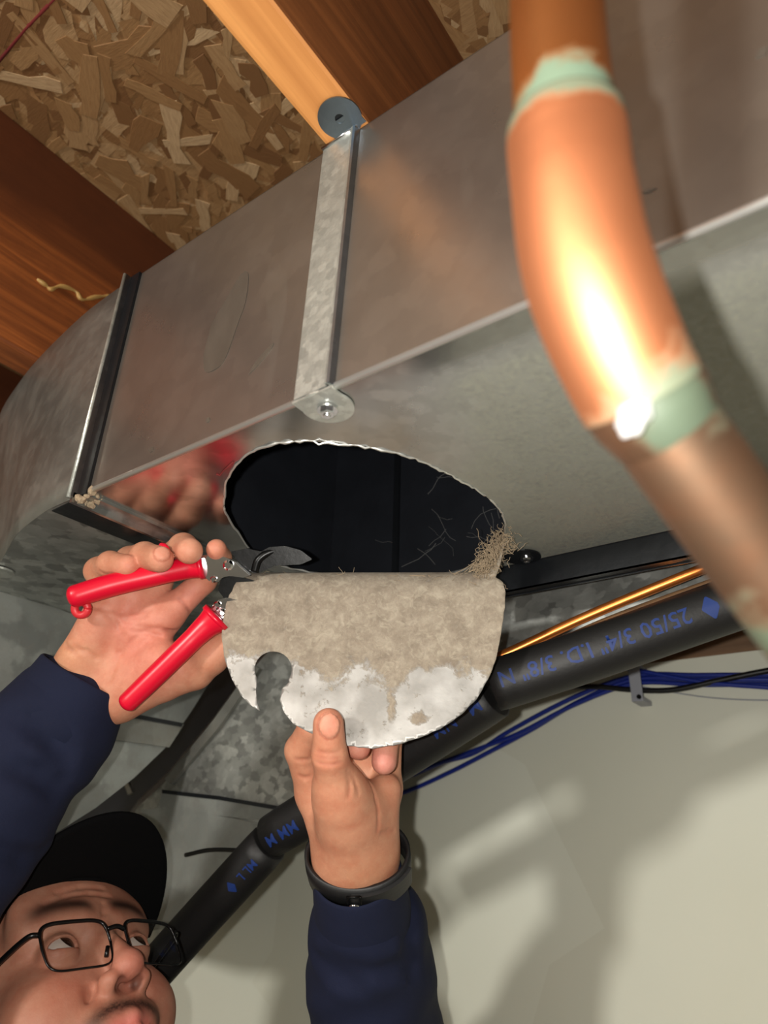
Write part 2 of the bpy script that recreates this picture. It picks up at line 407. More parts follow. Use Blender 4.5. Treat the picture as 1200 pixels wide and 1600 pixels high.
for i in range(300):
    o = bpy.data.objects.new('strand', chips[i % len(chips)]); COL.objects.link(o)
    x, y = chip_place()
    o.location = (x, y, OSBZ-.0010-.0016*RNG.random())
    o.rotation_euler = (RNG.normal(0, .012), RNG.normal(0, .012), RNG.normal(2.3, .75)); o.parent = ceil
V = []; F = []; tone = []
for i in range(5200):
    pts = chip(0); a = RNG.normal(2.3, .8); ca, sa = math.cos(a), math.sin(a)
    x, y = (RNG.uniform(-1.7, 1.0), RNG.uniform(-1.2, .9)) if i > 900 else chip_place()
    z = OSBZ-.0002-.0016*RNG.random(); b = len(V); n = len(pts); tx, ty = RNG.normal(0, .012, 2); sc = RNG.uniform(.5, 1)
    for px, py in pts:
        px *= sc; py *= sc
        V.append((x+ca*px-sa*py, y+sa*px+ca*py, z+tx*px+ty*py))
    F.append(list(range(b, b+n))[::-1]); tone += [RNG.random()]*n
so = mesh('strands', V, F, 'strand_wood_stuff', ceil); so['kind'] = 'stuff'
at = so.data.attributes.new('tone', 'FLOAT', 'POINT'); at.data.foreach_set('value', tone)
tube('chalk_line', [onZ(-20, 118, OSBZ-.002), onZ(40, 45, OSBZ-.002), onZ(95, -12, OSBZ-.002)], .0016, 'chalk', ceil, 6)

def joist(x0, x1, label, mat, y0=RY0, y1=WY+.01):
    bm = bmesh.new(); addbox(bm, ((x0+x1)/2, (y0+y1)/2, (JB+OSBZ-.002)/2), (x1-x0, y1-y0, OSBZ-.002-JB), bev=.003)
    o = bmobj('floor_joist', bm, mat)
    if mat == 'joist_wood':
        o.data.materials.append(M['joist_side_shade'])
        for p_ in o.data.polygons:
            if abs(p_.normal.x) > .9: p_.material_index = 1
    return tag(o, label, 'joist', 'floor joists under the strand board')
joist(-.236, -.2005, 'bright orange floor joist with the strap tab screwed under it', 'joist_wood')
jl = joist(-.675, -.637, 'dark brown floor joist at the left edge with a dried glue drip', 'joist_wood_dark')
for k, x in enumerate((.235, .67, 1.1, 1.54)):
    joist(x, x+.0355, ['floor joist hidden above the copper pipe', 'floor joist second to the right of the copper pipe', 'floor joist third to the right of the copper pipe', 'floor joist furthest right'][k], 'joist_wood')
for k, x in enumerate((-1.11, -1.55)):
    joist(x, x+.0355, ['floor joist behind the dark brown one at the left', 'floor joist furthest left'][k], 'joist_wood_dark')
# made-up holder for the added lamp, unseen behind the camera
bf = thing('added_lamp', 'white holder of the lamp added behind the camera', 'bulb', (-.35, -1.60, 2.0))
bm = bmesh.new(); cyl(bm, (-.35, -1.60, JB+.001), (-.35, -1.60, JB-.02), .055, 24); cyl(bm, (-.35, -1.60, JB-.02), (-.35, -1.60, JB-.045), .03, 24, .022); bmobj('holder', bm, 'plain_wall', bf)
# dried glue on the left joist
gp = [onX(u, v, -.6355) for u, v in ((58, 436), (72, 446), (80, 452), (95, 447), (118, 455), (128, 468), (150, 464), (172, 462))]
tube('glue_drip', catmull(gp, 4), [.0012+.0016*abs(math.sin(i*.6)) for i in range(len(catmull(gp, 4)))], 'glue', jl, 8)

# ------------------------------------------------------------------ main duct with the hole
XR = 2.2
duct = thing('supply_duct', 'galvanized rectangular duct with a large hole cut in its underside', 'duct', (.8, (YF+YR)/2, ZB))
th = .0009
def panel(name, lo, hi, mat, parent): return box(name, lo, hi, mat, parent)
panel('front_panel', (XS, YF, ZB), (XR, YF+th, ZT), 'duct_metal', duct)
panel('front_shade_sheet', (XS, YF+th, ZB+.001), (XR, YF+th+.002, ZT-.001), 'painted_shade', duct)  # inner sheets coloured near black for the dark reflections inside
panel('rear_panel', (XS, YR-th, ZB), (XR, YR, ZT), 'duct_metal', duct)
bl_ = panel('rear_shade_sheet', (XS, YR-th-.002, ZB+.001), (XR, YR-th, ZT-.001), 'painted_shade', duct)
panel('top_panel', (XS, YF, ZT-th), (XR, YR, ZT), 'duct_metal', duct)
panel('top_shade_sheet', (XS, YF+.004, ZT-th-.002), (XR, YR-.004, ZT-th), 'painted_shade', duct)
panel('end_shade_sheet', (XS-.0005, YF+.004, ZB+.001), (XS+.0015, YR-.004, ZT-.002), 'painted_shade', duct)
# hole outline on the underside
hp = [(350, 790), (352, 762), (362, 735), (390, 707), (430, 693), (475, 689), (520, 692), (570, 698), (620, 708), (662, 722), (700, 740), (732, 757), (760, 776), (780, 795), (789, 815), (788, 840)]
hole = [onZ(u, v, ZB)[:2] for u, v in hp]
hole += [np.array(p) for p in ((-.235, .494), (-.272, .513), (-.318, .513), (-.362, .498), (-.397, .470), (-.417, .435), (-.424, .405), (-.418, .376))]
hole += [onZ(355, 806, ZB)[:2]]
hole = catmull([np.array([*p, 0]) for p in hole]+[np.array([*hole[0], 0])], 6)[:-1]
hole = [p[:2]+RNG.normal(0, .0003, 2) for p in hole]
outer = [(XS, YF), (XS+.35, YF), (.2, YF), (XR, YF), (XR, YR), (.2, YR), (XS+.35, YR), (XS, YR)]
gp = [(XS+.012+.024*i, YF+.01+.024*j) for i in range(40) for j in range(12)]
v2, f2 = cdt(outer, [hole], gp)
bp = mesh('bottom_panel', [(p[0], p[1], ZB+.00002) for p in v2], f2, 'duct_bottom_metal', duct)
bm = bmesh.new(); bm.from_mesh(bp.data); bmesh.ops.recalc_face_normals(bm, faces=bm.faces[:])
if sum(f.normal.z for f in bm.faces) > 0: bmesh.ops.reverse_faces(bm, faces=bm.faces[:])
bm.to_mesh(bp.data); bm.free(); thicken(bp, th)
# raw snipped edge: ragged bright lip round the hole
lip = [np.array([p[0], p[1], ZB-.0002+RNG.normal(0, .0005)]) for p in hole]
tube('cut_edge', lip+[lip[0]], [.0006+.0005*RNG.random() for _ in range(len(lip)+1)], 'edge_metal', duct, 6)
# pale smudges on the duct front
t = NT('smudge'); n = t.noise(t.coord('Object', (1, 1, .45)), 60, 5, .6)
c = t.mix(n, srgb(92, 84, 74), srgb(120, 112, 102)); t.set(c, .5, .6); M['smudge'] = t.m
# rolled lower front edge and the scribed line beside it
tube('rolled_edge', [(XS, YF+.0008, ZB+.0012), (XR, YF+.0008, ZB+.0012)], .0022, 'edge_metal', duct, 10)
# seam inside
box('inner_seam', (-.372, YR-th-.006, ZB+.002), (-.366, YR-th-.002, ZT-.004), 'black_metal', duct)
# dust threads on the dark rear inner sheet
V = []; F = []
for i in range(22):
    c = np.array([RNG.uniform(-.40, -.20), YR-th-.0026, RNG.uniform(ZB+.01, ZB+.12)]); a = RNG.uniform(-1.2, 1.2); p = [c]
    for k in range(RNG.integers(3, 8)):
        a += RNG.normal(0, .35); p.append(p[-1]+np.array([math.cos(a), 0, math.sin(a)])*RNG.uniform(.004, .011))
    v, f = tube_data(p, [.0004*RNG.uniform(.4, 1.2)]*len(p), 5); b = len(V); V += v; F += [[q+b for q in g] for g in f]
o = mesh('dust_threads', V, F, 'cobweb', duct); o['kind'] = 'stuff'
# red pen tick beside the hole
tick = [onZ(u, v, ZB-.0004) for u, v in ((338, 741), (344, 743), (350, 735), (364, 722))]
tube('pen_tick', tick, .0006, 'chalk', duct, 6)

def smudge(pts, name='smudge'):
    q = catmull([onY(u, v, YF-.0002) for u, v in pts]+[onY(*pts[0], YF-.0002)], 5)[:-1]
    extrude_poly(name, q, (0, -.0002, 0), 'smudge', duct)
smudge([(318, 555), (332, 505), (352, 470), (376, 430), (388, 428), (384, 470), (372, 505), (352, 560), (335, 578), (320, 580)])
for pts in ([(388, 586), (402, 562), (426, 536), (424, 545), (404, 570)], [(1003, 302), (1012, 296), (1026, 294), (1014, 301)], [(321, 658), (325, 652), (328, 655), (324, 661)], [(232, 704), (238, 698), (240, 703), (235, 707)], [(1180, 92), (1186, 78), (1199, 72), (1196, 86)]): smudge(pts, 'scuff')

# standing joint where the elbow begins
cl = thing('joint_cleat', 'upright folded metal joint strip between duct and curved elbow', 'joint strip', (XS, YF, ZB))
box('cleat_front', (XS-.003, YF-.007, ZB-.003), (XS, YF+.003, ZT), 'cleat_metal', cl)
tube('cleat_edge', [(XS-.0015, YF-.0075, ZB-.004), (XS-.0015, YF-.0075, ZT)], .0016, 'strap_metal', cl, 8)
box('cleat_fold_shadow', (XS+.0, YF-.0025, ZB-.002), (XS+.012, YF+.002, ZT), 'black_metal', cl)  # black fold stands in for the shadow band beside the cleat
box('cleat_bottom', (XS-.003, YF-.005, ZB-.007), (XS, YR, ZB+.001), 'cleat_metal', cl)
box('cleat_bottom_fold', (XS, YF, ZB-.0025), (XS+.011, YR, ZB+.001), 'cleat_metal', cl)
# crumbs of sealant on the corner
bm = bmesh.new()
for i in range(9):
    r = bmesh.ops.create_icosphere(bm, subdivisions=2, radius=RNG.uniform(.0018, .004))['verts']
    c = np.array([XS+RNG.uniform(-.004, .014), YF+RNG.uniform(-.006, .012), ZB-.003+RNG.uniform(-.004, .004)])
    for v in r: v.co = v.co*(1+RNG.normal(0, .15))+Vector(c)
bmobj('sealant_crumbs', bm, 'lint', cl)

# ------------------------------------------------------------------ curved elbow left of the joint
el = thing('duct_elbow', 'dull grey curved duct elbow joined to the left end of the duct', 'duct elbow', (-.62, .4, ZB))
top = catmull([np.array([*p, ZT]) for p in ((XS-.003, YF), (-.50, .2405), (-.548, .244), (-.634, .2555), (-.70, .269), (-.76, .285), (-.84, .315), (-.95, .375))], 6)
bot = catmull([np.array([*p, ZB]) for p in ((XS-.003, YF), (-.485, .240), (-.51, .242), (-.56, .2515), (-.607, .267), (-.66, .287), (-.71, .310), (-.80, .362))], 6)
n = len(top); V = []; F = []; K = 10
for i in range(n):
    for k in range(K+1): V.append(top[i]+(bot[i]-top[i])*k/K)
for i in range(n-1):
    for k in range(K): F.append([i*(K+1)+k, i*(K+1)+k+1, (i+1)*(K+1)+k+1, (i+1)*(K+1)+k])
thicken(mesh('curved_side', V, F, 'elbow_metal', el, True), .001, 0)
# underside
inner = [(-.80, .56), (-.62, .56), (XS-.003, YR)]
poly = [b for b in bot]+[np.array([*p, ZB]) for p in inner]
extrude_poly('underside', poly, (0, 0, .001), 'spangled_metal', el)
poly2 = [np.array([XS-.003, YF+.001, ZB-.0006]), np.array([-.497, .2425, ZB-.0006]), np.array([-.492, .545, ZB-.0006]), np.array([XS-.003, .545, ZB-.0006])]
extrude_poly('underside_shade_band', poly2, (0, 0, .0012), 'black_metal', el)  # black strip stands in for the dark reflection beside the joint
topc = [np.array([*p[:2], ZT]) for p in top]+[np.array([-.95, .75, ZT]), np.array([XS-.003, YR, ZT])]
extrude_poly('top_skin', topc, (0, 0, .001), 'elbow_metal', el)
# strap end: a round tab under the elbow at the picture's left edge
bm = bmesh.new(); c = onZ(-2, 892, ZB-.001); cyl(bm, c, c-np.array([0, 0, .0018]), .014, 32)
tb = bmobj('strap_tab', bm, 'strap_metal', el); tb['label'] = 'round grey strap tab under the elbow'

# ------------------------------------------------------------------ hanger strap on the front
st = thing('hanger_strap', 'galvanized strap with round tabs holding the duct to the orange joist', 'strap', (-.2275, YF, ZB))
def strap_x(z): # left and right edge at height
    f_ = (z-ZB)/(ZT-ZB)
    return -.2425+.004*f_, -.2135+.006*f_
V = []; F = []; K = 14
for k in range(K+1):
    z = ZB+.001+(JB-.0008-ZB-.001)*k/K; a, b = strap_x(z)
    for x, y in ((a, YF-.0012), (a+.0005, YF-.0024), (b-.0045, YF-.0026), (b-.0040, YF-.0046), (b-.0022, YF-.0050), (b-.0018, YF-.0010)): V.append((x, y, z))
for k in range(K):
    for j in range(5): F.append([k*6+j, k*6+j+1, (k+1)*6+j+1, (k+1)*6+j])
thicken(mesh('band', V, F, 'strap_metal', st), .0008)
V = []; F = []
for k in range(K+1):
    z = ZB+.001+(JB-.0008-ZB-.001)*k/K; a, b = strap_x(z)
    for x, y in ((b-.0022, YF-.0050), (b-.0006, YF-.0044), (b+.0002, YF-.0004)): V.append((x, y, z))
for k in range(K):
    for j in range(2): F.append([k*3+j, k*3+j+1, (k+1)*3+j+1, (k+1)*3+j])
thicken(mesh('band_edge', V, F, 'strap_edge', st), .0006)
def tab_poly(cx, cy, r, edge_y, x0, x1, z):
    pts = [(x0, edge_y, z), (x1, edge_y, z)]; s = 1 if cy > edge_y else -1
    a0 = math.atan2(edge_y-cy, x1-cx); N = 26
    x_ = []
    for i in range(N+1):
        a = -math.pi*.30*s+(math.pi*1.6)*s*i/N if True else 0
        x_.append((cx+r*math.cos(a), cy+r*math.sin(a), z))
    return pts+x_
c = onZ(531, 184, JB-.0012); r = .0150
up = tab_poly(c[0], c[1], r, YF-.0025, strap_x(JB)[0], strap_x(JB)[1], JB-.0002)
def disc_hole(name, c, r, rh, z, thick, mat, par, foot):
    # round tab with a screw hole, running into the strap at its foot
    N = 36; ring = [(c[0]+r*math.cos(2*math.pi*i/N), c[1]+r*math.sin(2*math.pi*i/N)) for i in range(N)]
    hl = [(c[0]+rh*math.cos(2*math.pi*i/18), c[1]+rh*math.sin(2*math.pi*i/18)) for i in range(18)]
    v, f = cdt(ring, [hl] if rh else [])
    o = mesh(name, [(p[0], p[1], z) for p in v], f, mat, par); thicken(o, thick, 0)
    extrude_poly(name+'_neck', [(foot[0], foot[2], z-.0004), (foot[1], foot[2], z-.0004), (foot[1]-.001, c[1], z-.0004), (foot[0]+.001, c[1], z-.0004)], (0, 0, .0007), mat, par) if abs(foot[2]-c[1]) > r*.7 else None
disc_hole('upper_tab', c, .0150, .0034, JB-.0016, .0012, 'strap_edge', st, (c[0]-.0125, c[0]+.0135, YF-.002))
bm = bmesh.new(); cyl(bm, (c[0], c[1], JB+.0004), (c[0], c[1], JB-.0010), .0034, 18)
bmobj('screw_hole', bm, 'black_metal', st)
tube('fold', [(strap_x(JB)[0], YF-.003, JB-.002), (strap_x(JB)[1], YF-.003, JB-.002)], .0014, 'bright_zinc', st, 10)
c2 = onZ(512, 636, ZB-.0012)
disc_hole('lower_tab', c2, .0155, 0, ZB-.0012, .0012, 'strap_metal', st, (strap_x(ZB)[0], strap_x(ZB)[1], YF))
box('lower_fold', (strap_x(ZB)[0], YF-.003, ZB-.002), (strap_x(ZB)[1], c2[1], ZB-.0006), 'strap_metal', st)
def hex_screw(name, c, par, r=.0042, h=.004, mat='bright_zinc'):
    bm = bmesh.new(); c = np.array(c)
    cyl(bm, c, c-np.array([0, 0, .0012]), r*1.45, 24)
    cyl(bm, c-np.array([0, 0, .001]), c-np.array([0, 0, h]), r, 6)
    cyl(bm, c-np.array([0, 0, h-.0003]), c-np.array([0, 0, h+.0009]), r*.62, 18, r*.4)
    return bmobj(name, bm, mat, par)
hex_screw('hex_screw', c2-np.array([0, 0, .0016]), st)

# ------------------------------------------------------------------ black rail along the rear of the duct
rl = thing('rear_rail', 'black sheet-metal angle along the rear bottom edge of the duct', 'rail', (.2, YR, ZB-.022))
box('rail_web', (-.285, YR+.001, ZB-.0235), (XR, YR+.0022, ZB+.001), 'black_metal', rl)
box('rail_lip', (-.285, YR+.001, ZB-.0235), (XR, YR+.012, ZB-.0222), 'black_metal', rl)
box('rail_back', (-.285, YR+.011, ZB-.0245), (XR, YR+.0125, ZB-.012), 'black_metal', rl)
bm = bmesh.new(); c = onZ(816, 869, ZB-.001); cyl(bm, c, c-np.array([0, 0, .0012]), .0155, 32); bmobj('rail_tab', bm, 'black_metal', rl)
hex_screw('hex_screw', c-np.array([0, 0, .001])+np.array([.002, .004, 0]), rl, .0036, .0034)

# ------------------------------------------------------------------ ducts further back
YB = .60
def pix_poly(pts, y): return [onY(u, v, y) for u, v in pts]
rd = thing('return_duct', 'mottled spangled duct behind, running down to the left beside the foam pipe', 'duct', onY(600, 1150, YB+.1))
front = [(480, 950), (400, 1040), (335, 1130), (262, 1218), (215, 1262), (168, 1330), (150, 1480), (250, 1480), (305, 1445), (408, 1330), (470, 1268), (600, 1180), (740, 1095), (916, 1024), (1140, 945), (1420, 850), (1420, 700), (1000, 800), (640, 880)]
f0 = []
for q_ in front:
    p_ = onY(*q_, YB)
    if q_[0] == 1420: p_ = np.array([2.3, YB, CAMZ+(.19 if q_[1] == 850 else .33)])
    f0.append(p_)
back = [ORG+(p-ORG)*1.24+np.array([0, 0, .012]) for p in f0]
bm = bmesh.new(); a = [bm.verts.new(Vector(p)) for p in f0]; b = [bm.verts.new(Vector(p)) for p in back]
bm.faces.new(a)
bm.faces.new(b[::-1])
for i in range(len(a)): bm.faces.new([a[i], b[i], b[(i+1) % len(a)], a[(i+1) % len(a)]])
bmesh.ops.triangulate(bm, faces=[f for f in bm.faces if len(f.verts) > 4]); bmobj('casing', bm, 'spangled_metal', rd)
seam = pix_poly([(206, 1262), (258, 1240), (345, 1250), (432, 1266), (470, 1262)], YB-.002)
extrude_poly('slip_joint', pix_poly([(256, 1236), (345, 1246), (436, 1262), (430, 1284), (340, 1274), (250, 1262)], YB-.0005), (0, -.003, 0), 'drop_metal', rd)
extrude_poly('joint_hem', pix_poly([(256, 1234), (345, 1244), (438, 1260), (436, 1266), (345, 1250), (256, 1240)], YB-.0035), (0, -.003, 0), 'black_metal', rd)
extrude_poly('lower_casing', pix_poly([(222, 1266), (250, 1262), (340, 1274), (425, 1290), (300, 1440), (160, 1470), (165, 1360)], YB-.0004), (0, -.002, 0), 'drop_metal', rd)
extrude_poly('corner_bead', pix_poly([(262, 1218), (335, 1130), (400, 1040), (410, 1046), (346, 1138), (272, 1226)], YB-.0005), (0, -.005, 0), 'elbow_metal', rd)

XD = -.72
dd = thing('drop_duct', 'grey duct side with a banded joint, behind the wrist of the snips hand', 'duct', onX(250, 1150, XD))
side = [(-40, 905), (110, 958), (200, 985), (330, 1010), (352, 1035), (330, 1062), (300, 1110), (262, 1165), (210, 1215), (150, 1262), (90, 1300), (20, 1322)]
pp = [onX(u, v, XD) for u, v in side]+[np.array([XD, .33, CAMZ-.02]), np.array([XD, .30, CAMZ+.2])]
extrude_poly('side_panel', pp, (-.22, 0, 0), 'drop_metal', dd)
extrude_poly('joint_band', [onX(u, v, XD+.001) for u, v in ((150, 1108), (285, 1132), (262, 1168), (120, 1148))], (.003, 0, 0), 'elbow_metal', dd)
extrude_poly('band_hem', [onX(u, v, XD+.004) for u, v in ((150, 1105), (284, 1130), (281, 1136), (148, 1111))], (.003, 0, 0), 'black_metal', dd)
# black slab added for the shade in the gap between them
pl = thing('gap_shade_slab', 'black slab standing in for the shade between the two grey ducts', 'duct', (-.8, .78, CAMZ+.1))
extrude_poly('casing', pix_poly([(600, 860), (500, 1050), (300, 1235), (205, 1330), (120, 1400), (-80, 1420), (-80, 1250), (120, 1150), (300, 960)], .765), (-.02, .12, .02), 'painted_shade', pl)
extrude_poly('corner_angle', pix_poly([(186, 1205), (192, 1203), (206, 1238), (200, 1242)], .66), (0, .004, 0), 'elbow_metal', pl)

# ------------------------------------------------------------------ pipes and cables
def foam_section(par, pts, r=.0205, name='foam_sleeve'):
    path = catmull(pts, 8); n = len(path); rad = [r]*n
    path = [path[0]-(path[1]-path[0])*.02]+path+[path[-1]+(path[-1]-path[-2])*.02]; rad = [r*.86]+rad+[r*.86]
    rad[1] = r*.97; rad[-2] = r*.97
    return tube(name, path, rad, 'foam', par, 28), path
ip = thing('insulated_pipe', 'black foam-insulated pipe with blue printing, running down along the wall', 'pipe', P(760, 1100, .56))
pr0 = P(1330, 882, .50)
s1, path1 = foam_section(ip, [P(1236, 914, .5165), P(1140, 945, .535), P(916, 1024, .55), P(770, 1072, .56)])
s0, path0 = foam_section(ip, [np.array([2.3, pr0[1]-.012, pr0[2]-.01]), np.array([.45, pr0[1]-.010, pr0[2]-.006]), pr0+np.array([.10, -.004, 0]), pr0, P(1244, 911, .515)])
s2, path2 = foam_section(ip, [P(772, 1086, .575), P(640, 1172, .61), P(425, 1306, .66)], .0198)
s3, path3 = foam_section(ip, [P(420, 1318, .665), P(300, 1450, .675), P(200, 1562, .68)], .0198)
def wrap_text(body, path, frac, ang, r, size, sleeve, rev=True):
    cu = bpy.data.curves.new('print', 'FONT'); cu.body = body; cu.size = size; cu.align_x = 'LEFT'; cu.resolution_u = 2; cu.offset = size*.012
    ob = bpy.data.objects.new('tmp_print', cu); COL.objects.link(ob)
    dg = bpy.context.evaluated_depsgraph_get(); me = bpy.data.meshes.new_from_object(ob.evaluated_get(dg)); bpy.data.objects.remove(ob)
    bm = bmesh.new(); bm.from_mesh(me); bmesh.ops.triangulate(bm, faces=bm.faces[:]); bmesh.ops.subdivide_edges(bm, edges=[e for e in bm.edges if e.calc_length() > size*.3], cuts=1)
    pth = np.array(path); seg = np.linalg.norm(np.diff(pth, axis=0), axis=1); cum = np.concatenate([[0], np.cumsum(seg)])
    def at(s):
        s = min(max(s, 0), cum[-1]-1e-6); i = int(np.searchsorted(cum, s, 'right')-1); f_ = (s-cum[i])/seg[i]
        return pth[i]+(pth[i+1]-pth[i])*f_, (pth[i+1]-pth[i])/seg[i]
    for v in bm.verts:
        s = frac*cum[-1]+v.co.x; c, T = at(s)
        toc = ORG-c; toc = toc-T*(toc@T); toc /= np.linalg.norm(toc); side_ = np.cross(toc, T)
        a = ang+v.co.y/r
        v.co = Vector(c+(r+.0003)*(math.cos(a)*toc+math.sin(a)*side_))
    bm.to_mesh(me); bm.free(); me.materials.clear()
    o = linkmesh('printed_text', me, 'blue_ink', sleeve); return o
wrap_text('LL \u2666 25/50 3/4" I.D. 3/8" N', path1, .125, -.42, .0205, .0170, s1)
wrap_text('M   NM', path2, .02, -.35, .0198, .0165, s2)
wrap_text('MM M', path2, .83, -.1, .0198, .0145, s2)
wrap_text('ML L \u2666', path3, .05, -.1, .0198, .0115, s3)
cp = thing('copper_tube', 'thin bare copper tube running above the foam-insulated pipe', 'pipe', P(900, 970, .58))
tube('tube', catmull([P(690, 1062, .585), P(790, 1022, .585), P(920, 962, .575), P(1100, 888, .548), P(1330, 800, .52), np.array([.45, .552, CAMZ+.247]), np.array([2.3, .552, CAMZ+.247])], 8), .0042, 'copper_small', cp, 14)
tb = thing('tan_tube', 'brownish thin tube tucked between copper tube and foam pipe', 'pipe', P(900, 985, .59))
tube('tube', catmull([P(700, 1072, .60), P(800, 1040, .595), P(940, 975, .58), P(1130, 905, .562), P(1330, 830, .53), np.array([.45, .584, CAMZ+.240]), np.array([2.3, .584, CAMZ+.240])], 8), .0040, 'ledger_wood', tb, 12)

CY = WY-.010
def cable(name, pts, r, mat, label, group=None, y=CY):
    c_ = [onY(u, v, y) for u, v in pts]
    if pts[0][0] == 1320: c_ = [np.array([2.3, y, c_[0][2]+.01]), np.array([.5, y, c_[0][2]+.005])]+c_
    o = tube(name, catmull(c_, 10), r, mat, None, 10); tag(o, label, 'cable', group); return o
cable('data_cable', [(1320, 1050), (1200, 1054), (1090, 1055), (992, 1056), (900, 1088), (800, 1140), (742, 1176), (690, 1192), (625, 1217), (520, 1240), (420, 1290)], .0030, 'blue_cable', 'topmost blue cable, dipping left from the clip to behind the thumb hand', 'blue cables on the cream wall')
cable('data_cable', [(1320, 1064), (1200, 1062), (1090, 1062), (992, 1062), (905, 1096), (830, 1140), (770, 1172), (700, 1208), (625, 1240), (520, 1268), (430, 1330)], .0030, 'blue_cable', 'lowest of the blue cables where they pass behind the thumb hand', 'blue cables on the cream wall', CY-.007)
cable('data_cable', [(1320, 1076), (1200, 1070), (1090, 1070), (992, 1068), (900, 1100), (810, 1146), (742, 1172), (660, 1202), (600, 1222), (500, 1250)], .0028, 'blue_cable', 'blue cable lying between two others under the clip', 'blue cables on the cream wall', CY-.0135)
cable('data_cable', [(1320, 1084), (1200, 1074), (1100, 1066), (1010, 1050), (985, 1045), (960, 1044)], .0028, 'blue_cable', 'short blue cable ending under the foam pipe right of the clip', 'blue cables on the cream wall', CY-.0195)
cable('power_cable', [(1320, 1030), (1200, 1048), (1120, 1064), (1050, 1078), (990, 1078), (930, 1073), (880, 1074), (820, 1082)], .0034, 'black_cable', 'black cable crossing over the blue cables at the clip', None, CY-.020)
cable('thin_wire', [(1320, 1090), (1200, 1094), (1110, 1090), (1030, 1078), (990, 1070)], .0008, 'clip_plastic', 'thin grey wire sagging right of the cable clip', None, CY)
cable('thin_wire', [(290, 1336), (330, 1328), (385, 1330), (420, 1338)], .0022, 'black_cable', 'thin dark wire between the cap brim and the foam pipe', None, .56)
ck = thing('cable_clip', 'pale plastic clip nailed over the blue cables on the wall', 'clip', onY(992, 1070, WY))
c0 = onY(986, 1040, CY-.026); c1 = onY(1000, 1092, CY-.026)
bm = bmesh.new(); mid = (c0+c1)/2; addbox(bm, (mid[0], CY-.026, mid[2]), (.014, .003, abs(c1[2]-c0[2])), bev=.001)
addbox(bm, (mid[0], CY-.010, c0[2]), (.014, .036, .003), bev=.0008); addbox(bm, (mid[0], CY-.010, c1[2]), (.014, .036, .006), bev=.001)
bmobj('clip_body', bm, 'clip_plastic', ck)
bm = bmesh.new(); cyl(bm, (c1[0], CY-.027, c1[2]+.002), (c1[0], CY-.030, c1[2]+.002), .0028, 16); bmobj('nail', bm, 'black_steel', ck)

# ------------------------------------------------------------------ big copper pipe close to the lens
wp = thing('copper_pipe', 'thick copper water pipe with green patina bending down across the right side', 'pipe', P(905, 400, .186))
def n3_(v): return v/np.linalg.norm(v)
def pipe_part(name, pts, rad, mat, pat):
    ctr = [np.array([*P(u, v, d)]) for u, v, d in pts]
    if name == 'lower_pipe': e0 = ctr[-1]; ed_ = n3_(ctr[-1]-ctr[-2]); ctr += [e0+ed_*.05*k for k in range(1, 18)]
    path = catmull(ctr, 14); n = len(path)
    rr = np.interp(np.linspace(0, 1, n), np.linspace(0, 1, len(rad)), rad)
    V, F = tube_data(path, list(rr), 40); o = mesh(name, V, F, mat, wp, True)
    tt = np.repeat(np.linspace(0, 1, n), 40); ang = np.tile(np.arange(40)/40*2*math.pi, n)
    val = np.array([pat(a, b) for a, b in zip(tt, ang)])
    at = o.data.attributes.new('patina', 'FLOAT', 'POINT'); at.data.foreach_set('value', val); return o, path
pipe_part('upper_pipe', [(868, -900, .30), (868, -330, .245), (868, -80, .226), (872, 60, .214), (887, 235, .197)], [.0143, .0143, .0143], 'copper_upper', lambda t, a: .1+.6*max(0, (t-.86)/.06))
pipe_part('elbow_fitting', [(884, 205, .199), (888, 245, .1955), (896, 310, .190), (912, 400, .186), (938, 480, .184), (972, 560, .184), (1004, 622, .185)], [.0166, .0166, .0163, .0166, .0168, .0166, .0162, .0162], 'copper_bright', lambda t, a: max(.95*(1-t/.16) if t < .16 else 0, .72*max(0, (t-.66)/.34)+.12*(t > .66)*math.sin(a*2+1)))
pipe_part('lower_pipe', [(984, 584, .185), (1056, 692, .187), (1180, 862, .190), (1302, 1026, .192), (1480, 1262, .2)], [.0141, .0141], 'copper_dull', lambda t, a: .20+.26*math.sin(t*45+a)+.15*min(1, t*6))
pth = [P(995, 607, .185), P(1012, 636, .1853), P(1022, 654, .1856)]
o, _ = pipe_part('solder_joint', [(993, 602, .185), (1017, 637, .1853), (1040, 670, .187)], [.0164, .0157, .0143], 'copper_dull', lambda t, a: .5+.2*math.sin(a*2))
bm = bmesh.new(); bmesh.ops.create_icosphere(bm, subdivisions=4, radius=1)
c = P(990, 652, .1705); R3 = np.stack([CR*.8+CD*.6, CD*.8-CR*.6, CF], 1)
for v in bm.verts:
    q = np.array(v.co); k = 1+.12*math.sin(q[0]*5)*math.cos(q[1]*6); v.co = Vector(c+R3@(q*np.array([.0036, .0052, .0038])*k))
bmobj('solder_blob', bm, 'solder', wp, True)

